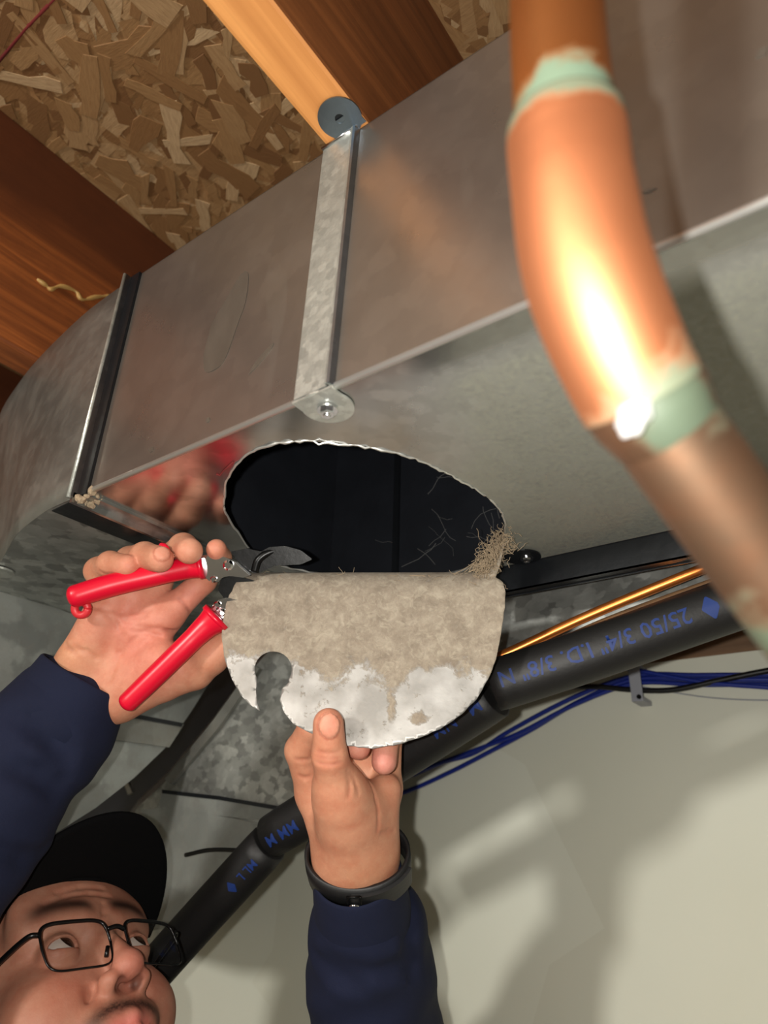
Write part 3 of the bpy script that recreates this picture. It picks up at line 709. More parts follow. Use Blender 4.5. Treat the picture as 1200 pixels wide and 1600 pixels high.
# ------------------------------------------------------------------ the cut-out disc, bent down
disc = thing('cut_metal_disc', 'dusty round sheet-metal cut-out with a keyhole notch hanging from the hole', 'metal disc', P(570, 1165, .494))
V0 = 932.0; SL = .00021; D0 = .494
def pd(v): return D0+(1168-v)*SL
RB = .027
def plate_pt(u, v, off=0.0):
    bow = -.00003*(u-570)-.007*max(0, (u-735)/55)**2*(1 if u > 735 else 0)*.6
    if v >= V0:
        p = P(u, v, pd(v)+bow)
    else:
        b = (V0-v)*.000505; B = P(u, V0, pd(V0)+bow)
        tv = P(u, V0-10, pd(V0-10)+bow)-B; tv /= np.linalg.norm(tv)
        nv = np.cross(tv, CR); nv /= np.linalg.norm(nv)
        if nv@CF < 0: nv = -nv
        thm = math.radians(100); a = min(b/RB, thm); p = B+tv*RB*math.sin(a)+nv*RB*(1-math.cos(a))
        if b/RB > thm: p = p+(tv*math.cos(thm)+nv*math.sin(thm))*(b-RB*thm)
    return p
out = [(420, 800), (392, 850), (374, 893), (358, 930), (349, 965), (347, 1000), (352, 1032), (362, 1060), (376, 1086), (390, 1101), (406, 1111)]
out += [(402, 1098), (400, 1078), (401, 1062)]
ca = [(427+29*math.cos(a), 1046+28*math.sin(a)) for a in np.linspace(math.radians(155), math.radians(395), 22)]
out += ca
out += [(452, 1066), (441, 1076), (437, 1094), (443, 1112), (458, 1131), (480, 1143), (510, 1156), (545, 1166), (582, 1170), (622, 1163), (655, 1153), (688, 1139), (720, 1117), (745, 1092), (762, 1062), (775, 1030), (783, 990), (789, 950), (790, 925), (787, 908), (778, 897), (768, 880), (755, 850), (735, 800), (690, 752), (620, 722), (540, 722), (470, 750)]
# densify outline
dn = []
for i in range(len(out)):
    a = np.array(out[i]); b = np.array(out[(i+1) % len(out)]); k = max(1, int(np.linalg.norm(b-a)/7))
    for j in range(k): dn.append(a+(b-a)*j/k+(RNG.normal(0, .5, 2) if j else 0))
gp = [(u+RNG.uniform(-1.5, 1.5), v+RNG.uniform(-1.5, 1.5)) for u in range(345, 795, 6) for v in range(720, 1172, 6)]
pv, pf = cdt(dn, [], gp)
o = mesh('sheet', [plate_pt(*p) for p in pv], pf, 'dusty_sheet', disc, True)
def dustval(u, v):
    d = 1.0
    base = 1060+18*math.sin(u*.031)+8*math.sin(u*.083+1)
    if u < 470: base = 1020+.1*(u-350)
    d = 1-.85/(1+math.exp(-(v-base)/9))
    for cx, cy, r, s in ((562, 1057, 17, .75), (487, 1068, 24, .6), (520, 1095, 34, .55), (590, 1112, 42, .6), (655, 1068, 26, .8), (690, 1075, 34, .8), (735, 1068, 24, .8), (640, 1100, 36, .7), (725, 1100, 30, .6), (440, 1035, 16, .5)):
        d = min(d, 1-s*(1.15)*math.exp(-(((u-cx)**2+(v-cy)**2)/r**2)**2))
    for cx, cy, rx, ry, s in ((655, 1122, 16, 14, .8), (612, 1100, 7, 30, .7), (540, 1060, 12, 22, .35), (600, 1065, 28, 10, .5), (625, 1140, 8, 8, .4)):
        d = max(d, s*math.exp(-(((u-cx)/rx)**2+((v-cy)/ry)**2)**2))
    return d
at = o.data.attributes.new('dust', 'FLOAT', 'POINT'); at.data.foreach_set('value', [dustval(*p) for p in pv])
thicken(o, .0008, 0)
# uncut tab joining the disc to the duct
tb0 = [plate_pt(752, 890), plate_pt(775, 897)]; tb1 = [onZ(772, 856, ZB-.001), onZ(790, 838, ZB-.001)]
V = []; F = []
for k in range(7):
    f_ = k/6; s = math.sin(f_*math.pi)*.004
    for a, b in ((tb0[0], tb1[0]), (tb0[1], tb1[1])): V.append(a+(b-a)*f_+np.array([0, 0, -s]))
for k in range(6): F.append([2*k, 2*k+1, 2*k+3, 2*k+2])
o = mesh('uncut_tab', V, F, 'dusty_sheet', disc, True); at = o.data.attributes.new('dust', 'FLOAT', 'POINT'); at.data.foreach_set('value', [1.0]*len(V)); thicken(o, .0008, 0)
# lint caught on the tab and along the upper bend
V = []; F = []
def strand(p, r):
    global V, F
    v, f = tube_data(p, r, 4); b = len(V); V += v; F += [[q+b for q in g] for g in f]
for i in range(420):
    f_ = RNG.random(); c = tb0[0]*(1-f_)+tb1[1]*f_+RNG.normal(0, .0045, 3); p = [c]; d = RNG.normal(0, 1, 3); d /= np.linalg.norm(d)
    for k in range(5):
        d = d+RNG.normal(0, .6, 3); d /= np.linalg.norm(d); p.append(p[-1]+d*.0022)
    strand(p, .00022)
for i in range(26):
    u0 = RNG.uniform(390, 750); c = plate_pt(u0, RNG.uniform(868, 900)); p = [c-CF*.001]; d = CR*RNG.choice([-1, 1])+RNG.normal(0, .3, 3)
    for k in range(5):
        d = d+RNG.normal(0, .3, 3); d /= np.linalg.norm(d); p.append(p[-1]+d*.0016)
    strand(p, .00016)
for k in range(4):
    a = plate_pt(640+10*k, 886)-CF*.003; b = tb1[0]+RNG.normal(0, .003, 3)
    m1 = (a+b)/2+np.array([0, 0, -.012-.003*k]); strand(catmull([a, m1, b], 10), .00035)
o = mesh('lint', V, F, 'lint', disc); o['kind'] = 'stuff'

# ------------------------------------------------------------------ snips
sn = thing('tin_snips', 'metal snips with bright red handles and black jaws held at the hole', 'snips', P(240, 1000, .54))
def grip(name, pts, rads, flat=1.0):
    path = catmull([P(*p) for p in pts], 8); n = len(path); rr = np.interp(np.linspace(0, 1, n), np.linspace(0, 1, len(rads)), rads)
    # rounded end
    d0 = path[0]-path[1]; d0 /= np.linalg.norm(d0)
    pre = [path[0]+d0*rr[0]*s for s in (.55, .4, .2)]; prr = [rr[0]*q for q in (.45, .75, .93)]
    path = pre+path; rr = prr+list(rr)
    V, F = tube_data(path, rr, 24); V = np.array(V)
    return mesh(name, V, F, 'red_grip', sn, True)
grip('upper_handle', [(116, 932, .533), (175, 914, .541), (240, 899, .548), (290, 888, .552), (314, 884, .5535)], [.0086, .0090, .0088, .0084, .0088, .0098])
grip('lower_handle', [(199, 1098, .531), (245, 1054, .535), (290, 1010, .539), (320, 981, .543), (338, 966, .5455)], [.0076, .0082, .0084, .0086, .0100, .0126])
def plate2(name, pts, d, mat, thick=.004, par=sn):
    return extrude_poly(name, [P(u, v, d) for u, v in pts], CF*thick, mat, par, bev=.0006)
# handle collars
tube('grip_collar', [P(310, 885, .553), P(317, 883.5, .5535)], .0106, 'red_grip', sn, 24)
tube('grip_collar', [P(336, 968, .5453), P(341, 963, .5458)], .0134, 'red_grip', sn, 24)
plate2('lever_plate', [(314, 868), (336, 866), (352, 871), (368, 878), (384, 892), (392, 899), (380, 903), (360, 900), (348, 902), (340, 910), (326, 908), (316, 897)], .551, 'chrome', .005)
plate2('lower_lever', [(327, 958), (332, 946), (340, 938), (352, 934), (392, 938), (400, 950), (392, 966), (345, 968)], .548, 'chrome', .005)
def bolt(name, u, v, d, r, mat='chrome'):
    bm = bmesh.new(); c = P(u, v, d); cyl(bm, c+CF*.003, c-CF*.0012, r, 20); cyl(bm, c-CF*.0012, c-CF*.0026, r, 20, r*.6); return bmobj(name, bm, mat, sn)
bolt('pivot_bolt', 357, 883, .5505, .0042); bolt('rivet', 334, 905, .5505, .0026); bolt('rivet', 340, 945, .5475, .003); bolt('rivet', 348, 957, .5475, .003); bolt('rivet', 336, 951, .5475, .0022)
plate2('lower_jaw', [(345, 905), (362, 900), (384, 904), (410, 910), (430, 930), (420, 950), (380, 948), (352, 938), (340, 922)], .557, 'black_steel', .008)
plate2('upper_jaw', [(360, 862), (385, 857), (408, 862), (420, 855), (445, 853), (470, 860), (488, 874), (470, 882), (430, 884), (400, 896), (384, 893)], .559, 'black_steel', .009)
jc = catmull([P(*p) for p in ((398, 893, .560), (405, 874, .560), (425, 862, .562), (452, 861, .566), (482, 873, .572))], 8)
tube('blade_edge', jc, [.0035]*(len(jc)-6)+[.0032, .0028, .0024, .002, .0014, .0008], 'black_steel', sn, 12)
# hang ring at the handle end, and the latch
rc = P(127, 951, .536); ring = [rc+.0050*(math.cos(a)*CR+math.sin(a)*CD) for a in np.linspace(0, 2*math.pi, 29)]
tube('hang_ring', ring, .0030, 'red_soft', sn, 10)
lt = [P(*p) for p in ((262, 880, .548), (262, 866, .545), (258, 856, .546), (252, 853, .549))]
tube('latch', catmull(lt, 6), .0028, 'red_grip', sn, 12)

# ------------------------------------------------------------------ distance-field modelling for the figure
def n3(v): v = np.array(v, float); return v/np.linalg.norm(v)
class RC:      # tapered capsule
    def __init__(s, a, b, r1, r2):
        s.a = np.array(a, float); s.b = np.array(b, float); s.r1 = r1; s.r2 = r2
        s.c = (s.a+s.b)/2; s.R = np.linalg.norm(s.b-s.a)/2+max(r1, r2)
    def __call__(s, p):
        ba = s.b-s.a; l2 = ba@ba; pa = p-s.a
        h = np.clip((pa@ba)/l2, 0, 1)
        return np.linalg.norm(pa-h[:, None]*ba, axis=1)-(s.r1+(s.r2-s.r1)*h)
class EL:      # ellipsoid, axes given as rows
    def __init__(s, c, r, ax=None):
        s.c = np.array(c, float); s.r = np.array(r, float); s.ax = np.eye(3) if ax is None else np.array(ax, float); s.R = max(r)
    def __call__(s, p):
        q = (p-s.c)@s.ax.T; k0 = np.linalg.norm(q/s.r, axis=1); k1 = np.linalg.norm(q/s.r**2, axis=1)
        return k0*(k0-1)/np.maximum(k1, 1e-9)
class CUT:     # primitive with another one carved away
    def __init__(s, a, b): s.a = a; s.b = b; s.c = a.c; s.R = a.R
    def __call__(s, p): return np.maximum(s.a(p), -s.b(p))
def smin(a, b, k):
    h = np.maximum(k-np.abs(a-b), 0)/k; return np.minimum(a, b)-h*h*k*.25
def smax(a, b, k): return -smin(-a, -b, k)
BIG = .5
class SDF:
    """core: list of (op, prim, k); branches: lists that blend with the core but not with each other"""
    def __init__(s): s.core = []; s.br = []; s.post = []
    def add(s, prim, k=.006): s.core.append(('+', prim, k)); return s
    def sub(s, prim, k=.003): s.core.append(('-', prim, k)); return s
    def branch(s, prims, k=.008, kin=.004): s.br.append((prims, k, kin))
    def late(s, op, prim, k): s.post.append((op, prim, k))
    def near(s, c, rad):
        if not hasattr(s, 'cc') or s.nn != (len(s.core), len(s.br), len(s.post)):
            s.nn = (len(s.core), len(s.br), len(s.post))
            g = lambda L, kk: (np.array([x[1].c for x in L]).reshape(-1, 3), np.array([x[1].R+(x[2] if kk is None else kk) for x in L]))
            s.cc = (g(s.core, None), [g(b[0], max(b[1], b[2])) for b in s.br], g(s.post, None))
        m = lambda G: np.linalg.norm(G[0]-c, axis=1) < G[1]+rad
        pick = lambda L, G: [x for x, k in zip(L, m(G)) if k]
        return (pick(s.core, s.cc[0]), [(pick(b[0], G), b[1], b[2]) for b, G in zip(s.br, s.cc[1])], pick(s.post, s.cc[2]))
    def eval(s, p, sel=None):
        core, br, post = sel if sel is not None else (s.core, s.br, s.post)
        d = np.full(len(p), BIG)
        for op, pr, k in core: d = smin(d, pr(p), k) if op == '+' else smax(d, -pr(p), k)
        res = d
        for prims, k, kin in br:
            if not prims: continue
            b = np.full(len(p), BIG)
            for op, pr in prims: b = smin(b, pr(p), kin) if op == '+' else smax(b, -pr(p), kin)
            res = np.minimum(res, smin(d, b, k))
        for op, pr, k in post: res = smin(res, pr(p), k) if op == '+' else smax(res, -pr(p), k)
        return res
    def hit(s, u, v, d0=.42, d1=.7):
        r = n3(ray(u, v)); m = ORG+r*.55*np.linalg.norm(ray(u, v))/FPX; sel = s.near(m, .10); t = d0*np.linalg.norm(ray(u, v))/FPX; end = d1*np.linalg.norm(ray(u, v))/FPX
        for _ in range(160):
            e = float(s.eval((ORG+r*t)[None], sel)[0])
            if e < 1e-4: break
            t += max(e*.8, 1e-4)
            if t > end: return None, None
        p = ORG+r*t; q = s.eval(np.concatenate([p+np.eye(3)*.0006, p-np.eye(3)*.0006]), sel); g = q[:3]-q[3:]
        return p, n3(g)
def surf_net(fields, h, B=14, disp=None):
    """one watertight mesh of the union of the fields, sparse blocks"""
    bs = h*B; blocks = set()
    for f in fields:
        for pr in [x[1] for x in f.core if x[0] == '+']+[q[1] for b in f.br for q in b[0] if q[0] == '+']+[x[1] for x in f.post if x[0] == '+']:
            if isinstance(pr, RC):
                L = np.linalg.norm(pr.b-pr.a); m = max(1, int(L/bs*2))
                for i in range(m+1):
                    q = pr.a+(pr.b-pr.a)*i/m; r = max(pr.r1, pr.r2)+bs*.6
                    lo = np.floor((q-r)/bs).astype(int); hi = np.floor((q+r)/bs).astype(int)
                    for a in range(lo[0], hi[0]+1):
                        for b in range(lo[1], hi[1]+1):
                            for c in range(lo[2], hi[2]+1): blocks.add((a, b, c))
            else:
                lo = np.floor((pr.c-pr.R-bs*.5)/bs).astype(int); hi = np.floor((pr.c+pr.R+bs*.5)/bs).astype(int)
                for a in range(lo[0], hi[0]+1):
                    for b in range(lo[1], hi[1]+1):
                        for c in range(lo[2], hi[2]+1): blocks.add((a, b, c))
    hd = bs*.87
    g = np.arange(B+1); gx, gy, gz = np.meshgrid(g, g, g, indexing='ij'); G = np.stack([gx, gy, gz], -1).reshape(-1, 3)
    ids = []; pos = []; quads = []
    OFF = 1 << 20
    def key(c): c = c.astype(np.int64)+OFF; return (c[:, 0] << 42) | (c[:, 1] << 21) | c[:, 2]
    corners = [(0, 0, 0), (1, 0, 0), (0, 1, 0), (1, 1, 0), (0, 0, 1), (1, 0, 1), (0, 1, 1), (1, 1, 1)]
    edges = [(0, 1), (2, 3), (4, 5), (6, 7), (0, 2), (1, 3), (4, 6), (5, 7), (0, 4), (1, 5), (2, 6), (3, 7)]
    def ev(p, c, rad):
        d = np.full(len(p), BIG)
        for f in fields:
            sel = f.near(c, rad)
            if sel[0] or any(b[0] for b in sel[1]) or sel[2]: d = np.minimum(d, f.eval(p, sel))
        if disp is not None: d = d+disp(p)
        return d
    for blk in blocks:
        o = np.array(blk)*B; c = (o+B/2)*h
        dc = ev(c[None], c, hd+.012)[0]
        if abs(dc) > hd*1.1+.004: continue
        D = ev((G+o)*h, c, hd+.016).reshape(B+1, B+1, B+1)
        if D.min() > 0 or D.max() < 0: continue
        cv = np.stack([D[a:a+B, b:b+B, e:e+B] for a, b, e in corners], -1)
        s = cv < 0; cnt = s.sum(-1); act = np.argwhere((cnt > 0) & (cnt < 8))
        if not len(act): continue
        vals = cv[act[:, 0], act[:, 1], act[:, 2]]; acc = np.zeros((len(act), 3)); num = np.zeros(len(act))
        for i, j in edges:
            a = vals[:, i]; b = vals[:, j]; m = (a < 0) != (b < 0); tt = np.where(m, a/np.where(m, a-b, 1), 0)
            pi = np.array(corners[i], float); pj = np.array(corners[j], float)
            acc += np.where(m[:, None], pi+(pj-pi)*tt[:, None], 0); num += m
        ids.append(key(act+o)); pos.append((act+o+acc/num[:, None])*h)
        inn = D < 0
        for ax in range(3):
            sl = [slice(0, B)]*3; sh = list(sl); sh[ax] = slice(1, B+1)
            ch = np.argwhere(inn[tuple(sl)] != inn[tuple(sh)])
            if not len(ch): continue
            st_ = inn[ch[:, 0], ch[:, 1], ch[:, 2]]; e1 = np.zeros(3, int); e2 = np.zeros(3, int); e1[(ax+1) % 3] = 1; e2[(ax+2) % 3] = 1
            cc = ch+o; q = np.stack([key(cc), key(cc-e1), key(cc-e1-e2), key(cc-e2)], 1); q[~st_] = q[~st_][:, ::-1]
            quads.append(q)
    ids = np.concatenate(ids); pos = np.concatenate(pos); uid, idx = np.unique(ids, return_index=True); pos = pos[idx]
    q = np.concatenate(quads); r = np.searchsorted(uid, q); r = np.clip(r, 0, len(uid)-1); ok = (uid[r] == q).all(1)
    return pos, r[ok]
def fast_mesh(name, V, Q, mat, parent):
    me = bpy.data.meshes.new(name); n = len(Q); me.vertices.add(len(V)); me.vertices.foreach_set('co', np.asarray(V, np.float32).ravel())
    me.loops.add(n*4); me.loops.foreach_set('vertex_index', Q.astype(np.int32).ravel())
    me.polygons.add(n); me.polygons.foreach_set('loop_start', np.arange(0, n*4, 4, dtype=np.int32)); me.polygons.foreach_set('loop_total', np.full(n, 4, np.int32))
    me.update(calc_edges=True); me.validate()
    return linkmesh(name, me, mat, parent, True)
def relax(V, Q, it=2, f=.5):
    for _ in range(it):
        acc = np.zeros_like(V); cnt = np.zeros(len(V))
        for a, b in ((0, 1), (1, 2), (2, 3), (3, 0)):
            np.add.at(acc, Q[:, a], V[Q[:, b]]); np.add.at(cnt, Q[:, a], 1); np.add.at(acc, Q[:, b], V[Q[:, a]]); np.add.at(cnt, Q[:, b], 1)
        V = V+(acc/np.maximum(cnt, 1)[:, None]-V)*f
    return V

# ------------------------------------------------------------------ pose
Hd = .555
EYE = P(161, 1473, Hd)
toc = ORG-EYE; toc[2] = 0; toc = n3(toc); sd = np.cross(np.array([0, 0, 1.]), -toc)   # sd: picture right as the camera sees him is -sd
YAW = math.radians(37); PIT = math.radians(44); ROLL = math.radians(-3)
rgt = np.array([-toc[1], toc[0], 0]);
if rgt@CR < 0: rgt = -rgt
Fh = n3(toc*math.cos(YAW)+rgt*math.sin(YAW))
HF = Fh*math.cos(PIT)+np.array([0, 0, math.sin(PIT)])
HL = np.cross(np.array([0, 0, 1.]), Fh); HU = np.cross(HF, HL)
HL, HU = HL*math.cos(ROLL)+HU*math.sin(ROLL), HU*math.cos(ROLL)-HL*math.sin(ROLL)
HA = np.stack([HL, HF, HU])          # rows: local x (his left), y (forward), z (up)
def H(x, y, z): return EYE+HL*x+HF*y+HU*z
def loc(p): return (p-EYE)@HA.T

person = thing('person', 'person in navy sweatshirt, black cap and glasses holding snips and the cut disc', 'person', (-.66, .40, 0))

# --- right hand (picture left) round the snips
h1 = SDF()
def PP(t): return P(t[0], t[1], t[2])
W1u, W1r = P(122, 1032, .574), P(176, 1092, .574)
ELB_R = P(-258, 1600, .45); SH_R = np.array([-.70, .20, 1.31]); SH_L = np.array([-.66, .60, 1.31]); NECK = np.array([-.655, .40, 1.36])
fm = P(60, 1170, .552)
h1.add(RC(ELB_R, fm, .024, .026)).add(RC(fm, P(128, 1052, .572), .028, .0215), .01).add(RC(fm, P(160, 1088, .572), .028, .021), .02)
h1.add(RC(SH_R, ELB_R, .026, .024), .01).add(RC(SH_R, SH_L, .022, .022), .01).add(RC(NECK, NECK-np.array([0, 0, .05]), .05, .03), .02)
for a, ra, b, rb in (((128, 1042, .574), .0195, (178, 932, .569), .0118), ((142, 1050, .577), .019, (207, 928, .577), .0122), ((158, 1062, .578), .0185, (237, 937, .578), .0126), ((172, 1078, .576), .019, (262, 960, .573), .0128)):
    h1.add(RC(PP(a), PP(b), ra, rb), .014)
h1.add(RC(P(126, 1028, .563), P(158, 965, .561), .0150, .0150), .010)       # heel of the hand
h1.add(RC(P(186, 1082, .566), P(250, 1032, .560), .0180, .0175), .009)      # thumb ball
h1.add(RC(P(205, 985, .568), P(245, 968, .566), .011, .012), .012)
def finger(h, chain, k=.007, kin=.0035):
    prims = []
    for (a, ra), (b, rb) in zip(chain[:-1], chain[1:]): prims.append(('+', RC(PP(a), PP(b), ra, rb)))
    h.branch(prims, k, kin); return prims
finger(h1, [((262, 960, .573), .0126), ((318, 908, .579), .0102), ((344, 872, .567), .0088), ((338, 858, .553), .0080)])
finger(h1, [((237, 937, .578), .0122), ((262, 874, .588), .0116), ((286, 855, .562), .0110), ((296, 861, .541), .0102)])
finger(h1, [((207, 928, .577), .0120), ((203, 876, .583), .0116), ((226, 869, .556), .0110), ((250, 874, .536), .0102)])
finger(h1, [((178, 932, .569), .0114), ((154, 892, .573), .0110), ((172, 881, .557), .0098), ((200, 884, .543), .0086)])
finger(h1, [((190, 1088, .568), .0190), ((255, 1066, .566), .0150), ((306, 1050, .563), .0134), ((330, 1026, .560), .0140), ((356, 1004, .558), .0115)], .012)
# --- left hand pinching the disc
h2 = SDF()
ELB_L = P(597, 1690, .625)
fm2 = P(572, 1450, .562)
h2.add(RC(ELB_L, fm2, .024, .026)).add(RC(fm2, P(532, 1345, .533), .028, .0172), .01).add(RC(fm2, P(582, 1340, .535), .028, .0172), .02)
h2.add(RC(SH_L, ELB_L, .026, .024), .01)
for a, ra, b, rb in (((530, 1340, .534), .0172, (490, 1240, .545), .0128), ((545, 1340, .537), .018, (535, 1225, .556), .0125), ((565, 1338, .537), .018, (572, 1225, .556), .0122), ((583, 1335, .534), .0168, (603, 1232, .548), .0120)):
    h2.add(RC(PP(a), PP(b), ra, rb), .014)
h2.add(RC(P(592, 1322, .527), P(604, 1232, .531), .0120, .0110), .009)       # little-finger side
h2.add(RC(P(556, 1330, .526), P(536, 1248, .506), .0165, .0185), .022)       # thumb ball
h2.add(RC(P(565, 1310, .523), P(566, 1262, .520), .0125, .012), .016)
finger(h2, [((554, 1345, .534), .0170), ((541, 1280, .512), .0180), ((525, 1222, .496), .0150), ((515, 1180, .4855), .0120), ((513, 1131, .4835), .0106)], .018)
finger(h2, [((490, 1240, .545), .0128), ((470, 1172, .533), .0118), ((487, 1136, .5225), .0100), ((515, 1116, .5165), .0085)], .008)
finger(h2, [((535, 1225, .556), .0122), ((530, 1122, .556), .0108), ((533, 1120, .527), .0096), ((536, 1150, .514), .0085)])
finger(h2, [((572, 1225, .556), .0120), ((572, 1120, .556), .0106), ((568, 1126, .526), .0096), ((560, 1168, .513), .0088)])
finger(h2, [((603, 1232, .548), .0115), ((608, 1150, .550), .0102), ((604, 1150, .524), .0094), ((600, 1190, .5125), .0092)])
# creases, traced on the skin
CREASES = []
def crease(h, pts, r=.0011, k=.0025, off=.0004, d0=.45):
    q = []
    for u, v in pts:
        p, n_ = h.hit(u, v, d0)
        if p is not None: q.append(p+n_*off)
    for a, b in zip(q[:-1], q[1:]):
        if np.linalg.norm(b-a) < .03: CREASES.append((h, a, b)); h.late('-', RC(a, b, r, r), k)
for c in ([(142, 948), (165, 953), (190, 957), (215, 957), (236, 953)], [(168, 962), (182, 975), (192, 995), (186, 1020), (176, 1048), (170, 1066)], [(206, 975), (226, 981), (250, 983), (278, 985)], [(190, 1022), (203, 1004), (220, 990), (235, 985)], [(196, 970), (212, 968), (228, 962)], [(118, 1012), (135, 1018), (150, 1028)], [(205, 985), (228, 988), (250, 994)], [(84, 1000), (100, 1008), (118, 1020)], [(262, 1070), (270, 1050), (268, 1040)]): crease(h1, c, .0010, .0032, .0005)
for c in ([(155, 892), (166, 898), (178, 897)], [(278, 934), (290, 946), (297, 958)]): crease(h1, c, .0008, .002)
for c in ([(494, 1182), (512, 1186), (532, 1183)], [(493, 1190), (512, 1195), (534, 1191)], [(497, 1174), (514, 1178), (530, 1175)], [(463, 1186), (472, 1188), (482, 1187)], [(468, 1212), (476, 1216), (484, 1214)], [(590, 1300), (592, 1275), (588, 1250), (578, 1222), (566, 1205)], [(596, 1302), (606, 1299), (616, 1298)], [(560, 1240), (556, 1222), (548, 1208)], [(545, 1245), (547, 1225), (543, 1205)]): crease(h2, c, .0009, .0025)
NAILS = []
def nail(h, u, v, w, l, upx, back=.0012):
    p, n_ = h.hit(u, v)
    if p is None: return
    q, _ = h.hit(u+upx[0]*3, v+upx[1]*3); a = n3((q-p)-n_*((q-p)@n_)) if q is not None else n3(CD-n_*(CD@n_)); b = np.cross(n_, a)
    h.late('-', EL(p+n_*.0006, (w*1.1, l*1.1, .0018), np.stack([b, a, n_])), .0008)
    h.late('+', EL(p-n_*(.0010), (w, l, .0020), np.stack([b, a, n_])), .0006)
    NAILS.append((p, np.stack([b, a, n_]), w, l))
nail(h2, 515, 1134, .0072, .0085, (0, -1))
nail(h1, 254, 863, .0062, .0058, (1, .3))
# --- head
hd = SDF()
def he(c, r, ax=None): return EL(H(*c), r, HA if ax is None else ax@HA)
def hr(a, b, r1, r2=None): return RC(H(*a), H(*b), r1, r1 if r2 is None else r2)
hd.add(he((0, -.098, .036), (.076, .098, .090))).add(he((0, -.062, -.040), (.066, .064, .082)), .03)
hd.add(hr((-.048, -.070, -.078), (0, -.022, -.112), .026, .022), .03).add(hr((.048, -.070, -.078), (0, -.022, -.112), .026, .022), .03)
hd.add(RC(H(0, -.095, -.07), NECK, .058, .06), .03)
for s in (-1, 1):
    hd.add(he((s*.040, -.028, -.038), (.030, .026, .028)), .022)              # cheeks
    hd.add(he((s*.074, -.098, -.012), (.009, .019, .031)), .006)             # ears
    hd.add(hr((s*.048, -.018, .020), (s*.014, -.003, .019), .0105, .0105), .014)   # brow
hd.add(he((0, -.016, .040), (.060, .016, .028)), .02)                          # forehead
for s in (-1, 1):
    hd.sub(he((s*.033, .008, -.003), (.0185, .0165, .0125)), .010)
    lid = CUT(he((s*.033, -.0095, -.001), (.0150, .0142, .0142)), he((s*.0335, .0045, -.0005), (.0134, .016, .0049)))
    hd.add(lid, .0035)
hd.add(hr((0, -.001, .010), (0, .0170, -.031), .0066, .0096), .010)
hd.add(he((0, .0190, -.0350), (.0104, .0085, .0076)), .009)
for s in (-1, 1):
    hd.add(he((s*.0138, .0090, -.0405), (.0074, .0110, .0072)), .005)
    hd.sub(he((s*.0076, .0140, -.0465), (.0042, .0068, .0058)), .0018)
    hd.sub(hr((s*.022, .002, -.040), (s*.031, -.008, -.064), .0012), .010)   # fold beside the nose
hd.add(he((0, -.004, -.062), (.030, .015, .017)), .012)
hd.add(hr((-.021, -.001, -.069), (0, .0085, -.0665), .0030, .0055), .004).add(hr((.021, -.001, -.069), (0, .0085, -.0665), .0030, .0055), .004)
hd.add(hr((-.018, -.001, -.0765), (0, .0070, -.078), .0030, .0062), .004).add(hr((.018, -.001, -.0765), (0, .0070, -.078), .0030, .0062), .004)
hd.sub(hr((-.022, .004, -.0722), (.022, .004, -.0722), .0012), .002)
crease(hd, [(70, 1412), (100, 1400), (140, 1395), (170, 1400)], .0012, .004, .0004, .42); crease(hd, [(90, 1395), (125, 1386), (160, 1388)], .0010, .004, .0004, .42); crease(hd, [(160, 1440), (163, 1425), (162, 1412)], .0010, .004, .0004, .42)
BV, BQ = surf_net([h1, h2, hd], .00125)
BV = relax(BV, BQ, 2, .45)
body = fast_mesh('body', BV, BQ, 'skin', person)
# colouring of the skin
sw_ = None
L_ = loc(BV); tint = np.tile(np.array(srgb(194, 138, 109)[:3]), (len(BV), 1))
def blend(mask, col): 
    global tint
    m = np.clip(mask, 0, 1)[:, None]; tint = tint*(1-m)+np.array(srgb(*col)[:3])*m
ishead = np.exp(-(np.maximum(np.linalg.norm(L_-np.array([0, -.07, -.02]), axis=1)-.12, 0)/.02)**2)
blend(ishead, (166, 117, 95))  # head skin toned darker for the weaker flash light on it
def blob(c, r): return np.exp(-np.sum(((BV-c)/r)**2, axis=1))
blend(.55*blob(P(235, 1030, .56), .030), (212, 132, 118)); blend(.5*blob(P(215, 970, .56), .030), (212, 132, 118)); blend(.5*blob(P(300, 930, .57), .02), (206, 124, 112))
blend(.5*blob(P(140, 985, .56), .018), (216, 150, 134)); blend(.5*blob(P(120, 1025, .56), .022), (214, 164, 122))
for q in ((203, 884, .54), (256, 874, .53), (297, 861, .54), (338, 858, .55), (340, 1015, .557)): blend(.5*blob(P(*q), .010), (218, 142, 122))
blend(.55*blob(P(600, 1192, .508), .011), (222, 142, 140)); blend(.5*blob(P(560, 1172, .51), .010), (220, 140, 132)); blend(.4*blob(P(514, 1125, .48), .012), (216, 140, 116))
blend(.35*blob(P(510, 1185, .478), .010), (196, 122, 96)); blend(.4*blob(P(570, 1350, .52), .02), (204, 156, 116))
def lb(c, r): return np.exp(-np.sum(((L_-np.array(c))/np.array(r))**2, axis=1))
blend(.55*lb((0, .02, -.036), (.014, .02, .014)), (196, 112, 98)); blend(.4*(lb((.036, -.01, -.035), (.02, .03, .018))+lb((-.036, -.01, -.035), (.02, .03, .018))), (190, 112, 92))
rngn = np.random.default_rng(3).normal(0, 1, len(BV))
for s in (-1, 1):
    arch = .0275+.004*np.sin((np.abs(L_[:, 0])-.010)/.045*math.pi); inx = 1/(1+np.exp(-(L_[:, 0]*s-.009)/.002))*1/(1+np.exp((L_[:, 0]*s-.054)/.003))
    blend(.95*inx*np.exp(-((L_[:, 2]-arch)/.0075)**2)*(L_[:, 1] > -.06), (40, 26, 20))
    blend(.5*np.exp(-np.sum(((L_-np.array((s*.033, 0, -.002)))/np.array((.018, .02, .008)))**2, axis=1)), (150, 92, 74))
fz = (L_[:, 1] > -.04)*ishead
